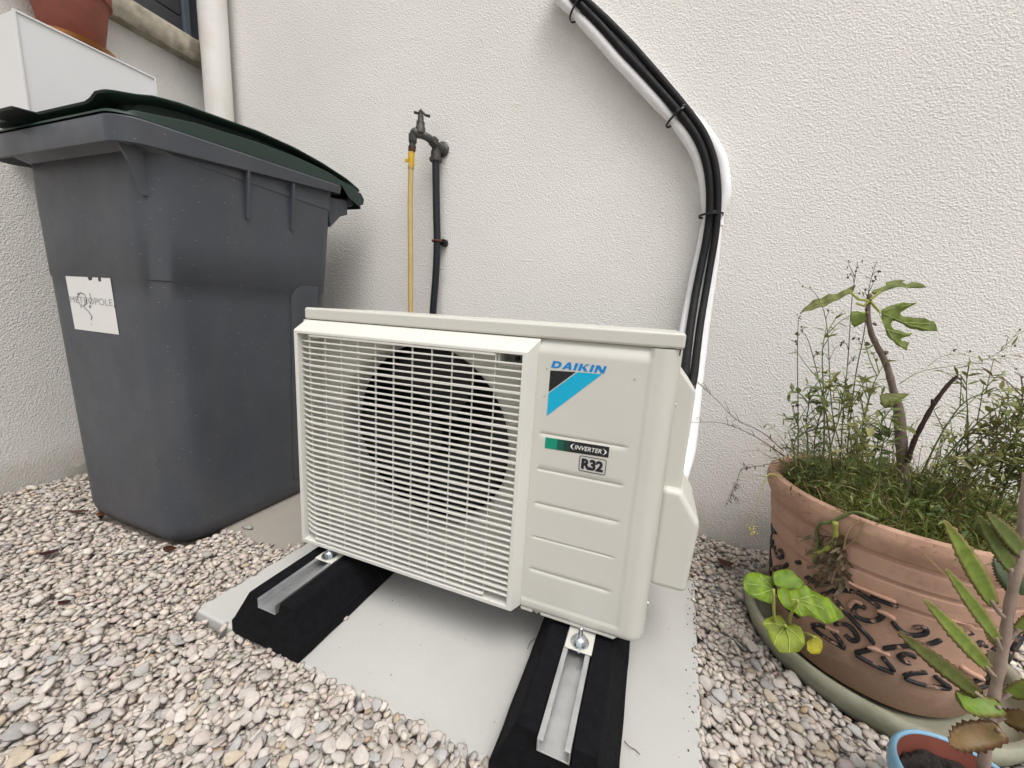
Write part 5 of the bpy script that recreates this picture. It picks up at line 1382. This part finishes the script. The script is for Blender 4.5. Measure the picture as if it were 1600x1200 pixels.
for pts in ([(545, 640), (430, 560), (410, 245)], [(560, 640), (570, 500), (640, 345)], [(545, 640), (535, 610), (522, 585)], [(600, 640), (720, 660), (800, 695)]):
    q = [at(*cs([a])[0], y=.168-.02*i) for i, a in enumerate(pts)]; obj('stem', *g_tube(spline(q, 12), .0026, 8), M['petiole'], sq, angle=180)
obj('stem', *g_tube(spline([at(1233, 1010, y=.20), at(1230, 990, y=.18), at(1231, 985, y=.166)], 8), .0035, 8), M['petiole'], sq, angle=180)

# kalanchoe in the blue pot
kal = thing('kalanchoe', 'tall succulent with toothed green leaves in the small blue rimmed pot', 'succulent', tuple(at(1538, 1190, y=-.055)))
KY = -.050
ks = spline([at(1536, 1200, y=KY), at(1546, 1130, y=KY), at(1556, 1075, y=KY), at(1568, 1010, y=KY), at(1577, 950, y=KY), at(1588, 890, y=KY), at(1598, 820, y=KY), at(1606, 740, y=KY)], 50)
obj('stem', *g_tube(ks, np.interp(np.linspace(0, 1, len(ks)), [0, .3, 1], [.0056, .0050, .0042])*(1+.07*np.sin(np.arange(len(ks))*1.15)), 12), M['kal_stem'], kal, angle=180)
def kleaf(base, tip, yb, yt, wpx, col, edge, fold=.35, seed=0, facing=(-.15, -1, .35), teeth=13, bend=.0):
    B_, T_ = at(*base, y=yb), at(*tip, y=yt); ax = T_-B_; L = np.linalg.norm(ax); d = ax/L
    n = np.array(facing, float); n -= d*np.dot(n, d); n /= np.linalg.norm(n); sd = np.cross(d, n)
    depth = np.dot(B_-CAM_POS, _fwd); w = wpx*1.15*depth/FPX/2
    r = np.random.RandomState(seed); rows = []; cols = []; m = teeth*2+1
    for i in range(m):
        t = i/(m-1); prof_ = (math.sin(math.pi*min(1, t*.92+.08))**.62)*(1-.25*t); ww = w*max(prof_, .06)
        tooth = (.16*w if i % 2 else -.02*w)*r.uniform(.4, 1.5)
        c = B_+ax*t-n*bend*L*math.sin(math.pi*t); th = .0022*math.sin(math.pi*max(.05, min(.97, t)))
        rows.append([c-sd*(ww+tooth)+n*fold*ww, c-sd*ww*.55+n*fold*ww*.35+n*th, c+n*th*.4, c+sd*ww*.55+n*fold*ww*.35+n*th, c+sd*(ww+tooth)+n*fold*ww, c+sd*ww*.5+n*fold*ww*.3-n*th, c-n*th, c-sd*ww*.5+n*fold*ww*.3-n*th])
        k_ = np.array(col)*(1+r.uniform(-.08, .08)); e_ = np.array(edge)
        tipm = max(0, (t-.8)/.2)
        k2 = k_*(1-tipm*.5)+e_*tipm*.5
        cols += [e_, k2, k2*1.05, k2, e_, k2*.85, k2*.85, k2*.85]
    v, f = g_loft(rows)
    kd = np.linalg.norm(ks-(B_-d*.02), axis=1); S_ = ks[int(np.argmin(kd))]
    obj('petiole', *g_tube(spline([S_, S_*.5+B_*.5-np.array([0, 0, .002]), B_+ax*.06], 8), np.linspace(.0030, .0020, 9)[:len(spline([S_, B_, B_+d], 8))] if False else .0024, 7), M['kal_stem'], kal, angle=180)
    return obj('leaf', v, f, M['leaf_thick'], kal, cols=np.clip(np.array(cols), 0, 1), angle=180)
GK, EK = (.22, .31, .055), (.30, .20, .10); GD = (.15, .21, .055); BRN = (.20, .13, .05)
kleaf((1552, 945), (1475, 812), -.055, -.085, 25, GK, EK, seed=1)
kleaf((1560, 1002), (1477, 888), -.055, -.095, 18, GK, EK, seed=2)
kleaf((1545, 1046), (1443, 935), -.055, -.10, 21, GK, EK, seed=3)
kleaf((1530, 1086), (1402, 986), -.055, -.10, 23, (.12, .145, .035), (.14, .07, .04), seed=4)
kleaf((1582, 892), (1527, 805), -.05, -.07, 22, GD, (.13, .11, .05), seed=5)
kleaf((1600, 868), (1541, 800), -.05, -.08, 22, GD, (.16, .09, .045), seed=6)
kleaf((1590, 930), (1556, 868), -.045, -.02, 30, (.05, .08, .03), (.12, .10, .06), seed=7)
kleaf((1565, 1106), (1498, 1090), -.06, -.09, 30, (.16, .25, .035), (.20, .14, .05), seed=8, facing=(-.1, -.8, 1), bend=.25, teeth=9)
kleaf((1566, 1142), (1484, 1164), -.06, -.085, 34, BRN, (.12, .06, .03), seed=9, facing=(-.1, -.9, .8), bend=.2, teeth=8)
kleaf((1572, 1010), (1540, 985), -.045, -.03, 20, (.19, .21, .03), EK, seed=10, teeth=7)
kleaf((1575, 1085), (1640, 1055), -.05, -.07, 26, GK, EK, seed=11, teeth=9)
kleaf((1565, 1120), (1650, 1130), -.05, -.07, 30, BRN, (.12, .06, .03), seed=12, teeth=9)
kleaf((1590, 985), (1660, 930), -.05, -.07, 24, GK, EK, seed=13)
kleaf((1556, 1070), (1548, 1015), -.04, -.02, 20, (.09, .085, .03), (.13, .07, .04), seed=14, teeth=8)

# ================================================================== GRIT AND TWIGS ON THE SLAB
gt = MB(); rr = np.random.RandomState(31)
for _ in range(45):
    x, y = rr.uniform(-.12, .86), rr.uniform(-.17, .38)
    if abs(x-.0765) < .095 or abs(x-.6575) < .095: continue
    q = rr.uniform(.0005, .0015); p = np.array([x, y, SLZ+q*.5]); d = rr.normal(0, 1, 3); d[2] *= .2; d /= np.linalg.norm(d)
    gt.add(*g_tube([p-d*q, p, p+d*q*1.3], [q*.4, q*.75, q*.3], 5))
for _ in range(60):
    t_ = rr.rand(); x = .868+.028*t_-abs(rr.normal(0, .012)); y = -.19+.58*t_
    q = rr.uniform(.0008, .0022); p = np.array([x, y, SLZ+q*.5]); d = rr.normal(0, 1, 3); d[2] *= .2; d /= np.linalg.norm(d)
    gt.add(*g_tube([p-d*q, p, p+d*q*1.3], [q*.4, q*.75, q*.3], 5))
M['grit'] = simple('grit', (.12, .10, .08), .9, 0, .6, 90)
o = gt.build('grit', M['grit'], None); tag(o, 'scattered grit and crumbs on the pale concrete slab', 'grit', None, 'stuff')
def wisp(pts, label):
    P = spline([at(a, b, z=SLZ+.0012+.006*(i % 2)) for i, (a, b) in enumerate(pts)], 16)
    o = obj('dry_twig', *g_tube(P, .0006, 5), M['dark_bark'], angle=180); tag(o, label, 'twig')
wisp([(824, 1014), (829, 1003), (836, 998), (842, 998)], 'curled dry twig on the slab left of the front rubber foot')
wisp([(976, 1158), (983, 1166), (993, 1172), (1000, 1179)], 'short dry twig on the slab right of the front rubber foot')
def stray(px, py, a, b, c, yaw, k, label):
    p = at(px, py, z=SLZ); A_, t_ = pmat((p[0], p[1], SLZ+c*.85, a, b, c, yaw, 0, 0))
    o = bpy.data.objects.new('stray_pebble', fine[k]); COL.objects.link(o)
    o.matrix_world = Matrix(((*A_[0], t_[0]), (*A_[1], t_[1]), (*A_[2], t_[2]), (0, 0, 0, 1))); tag(o, label, 'pebble')
stray(537, 968, .008, .006, .004, .4, 3, 'single pale pebble on the slab against the rear rubber foot side')
p_ = at(388, 826, z=-.121)
A_, t_ = pmat((p_[0], p_[1], -.1165, .017, .008, .005, .1, 0, 0)); o = bpy.data.objects.new('stray_pebble', fine[9]); COL.objects.link(o)
o.matrix_world = Matrix(((*A_[0], t_[0]), (*A_[1], t_[1]), (*A_[2], t_[2]), (0, 0, 0, 1))); tag(o, 'flat grey pebble lying on the old paving slab beside the bin', 'pebble')
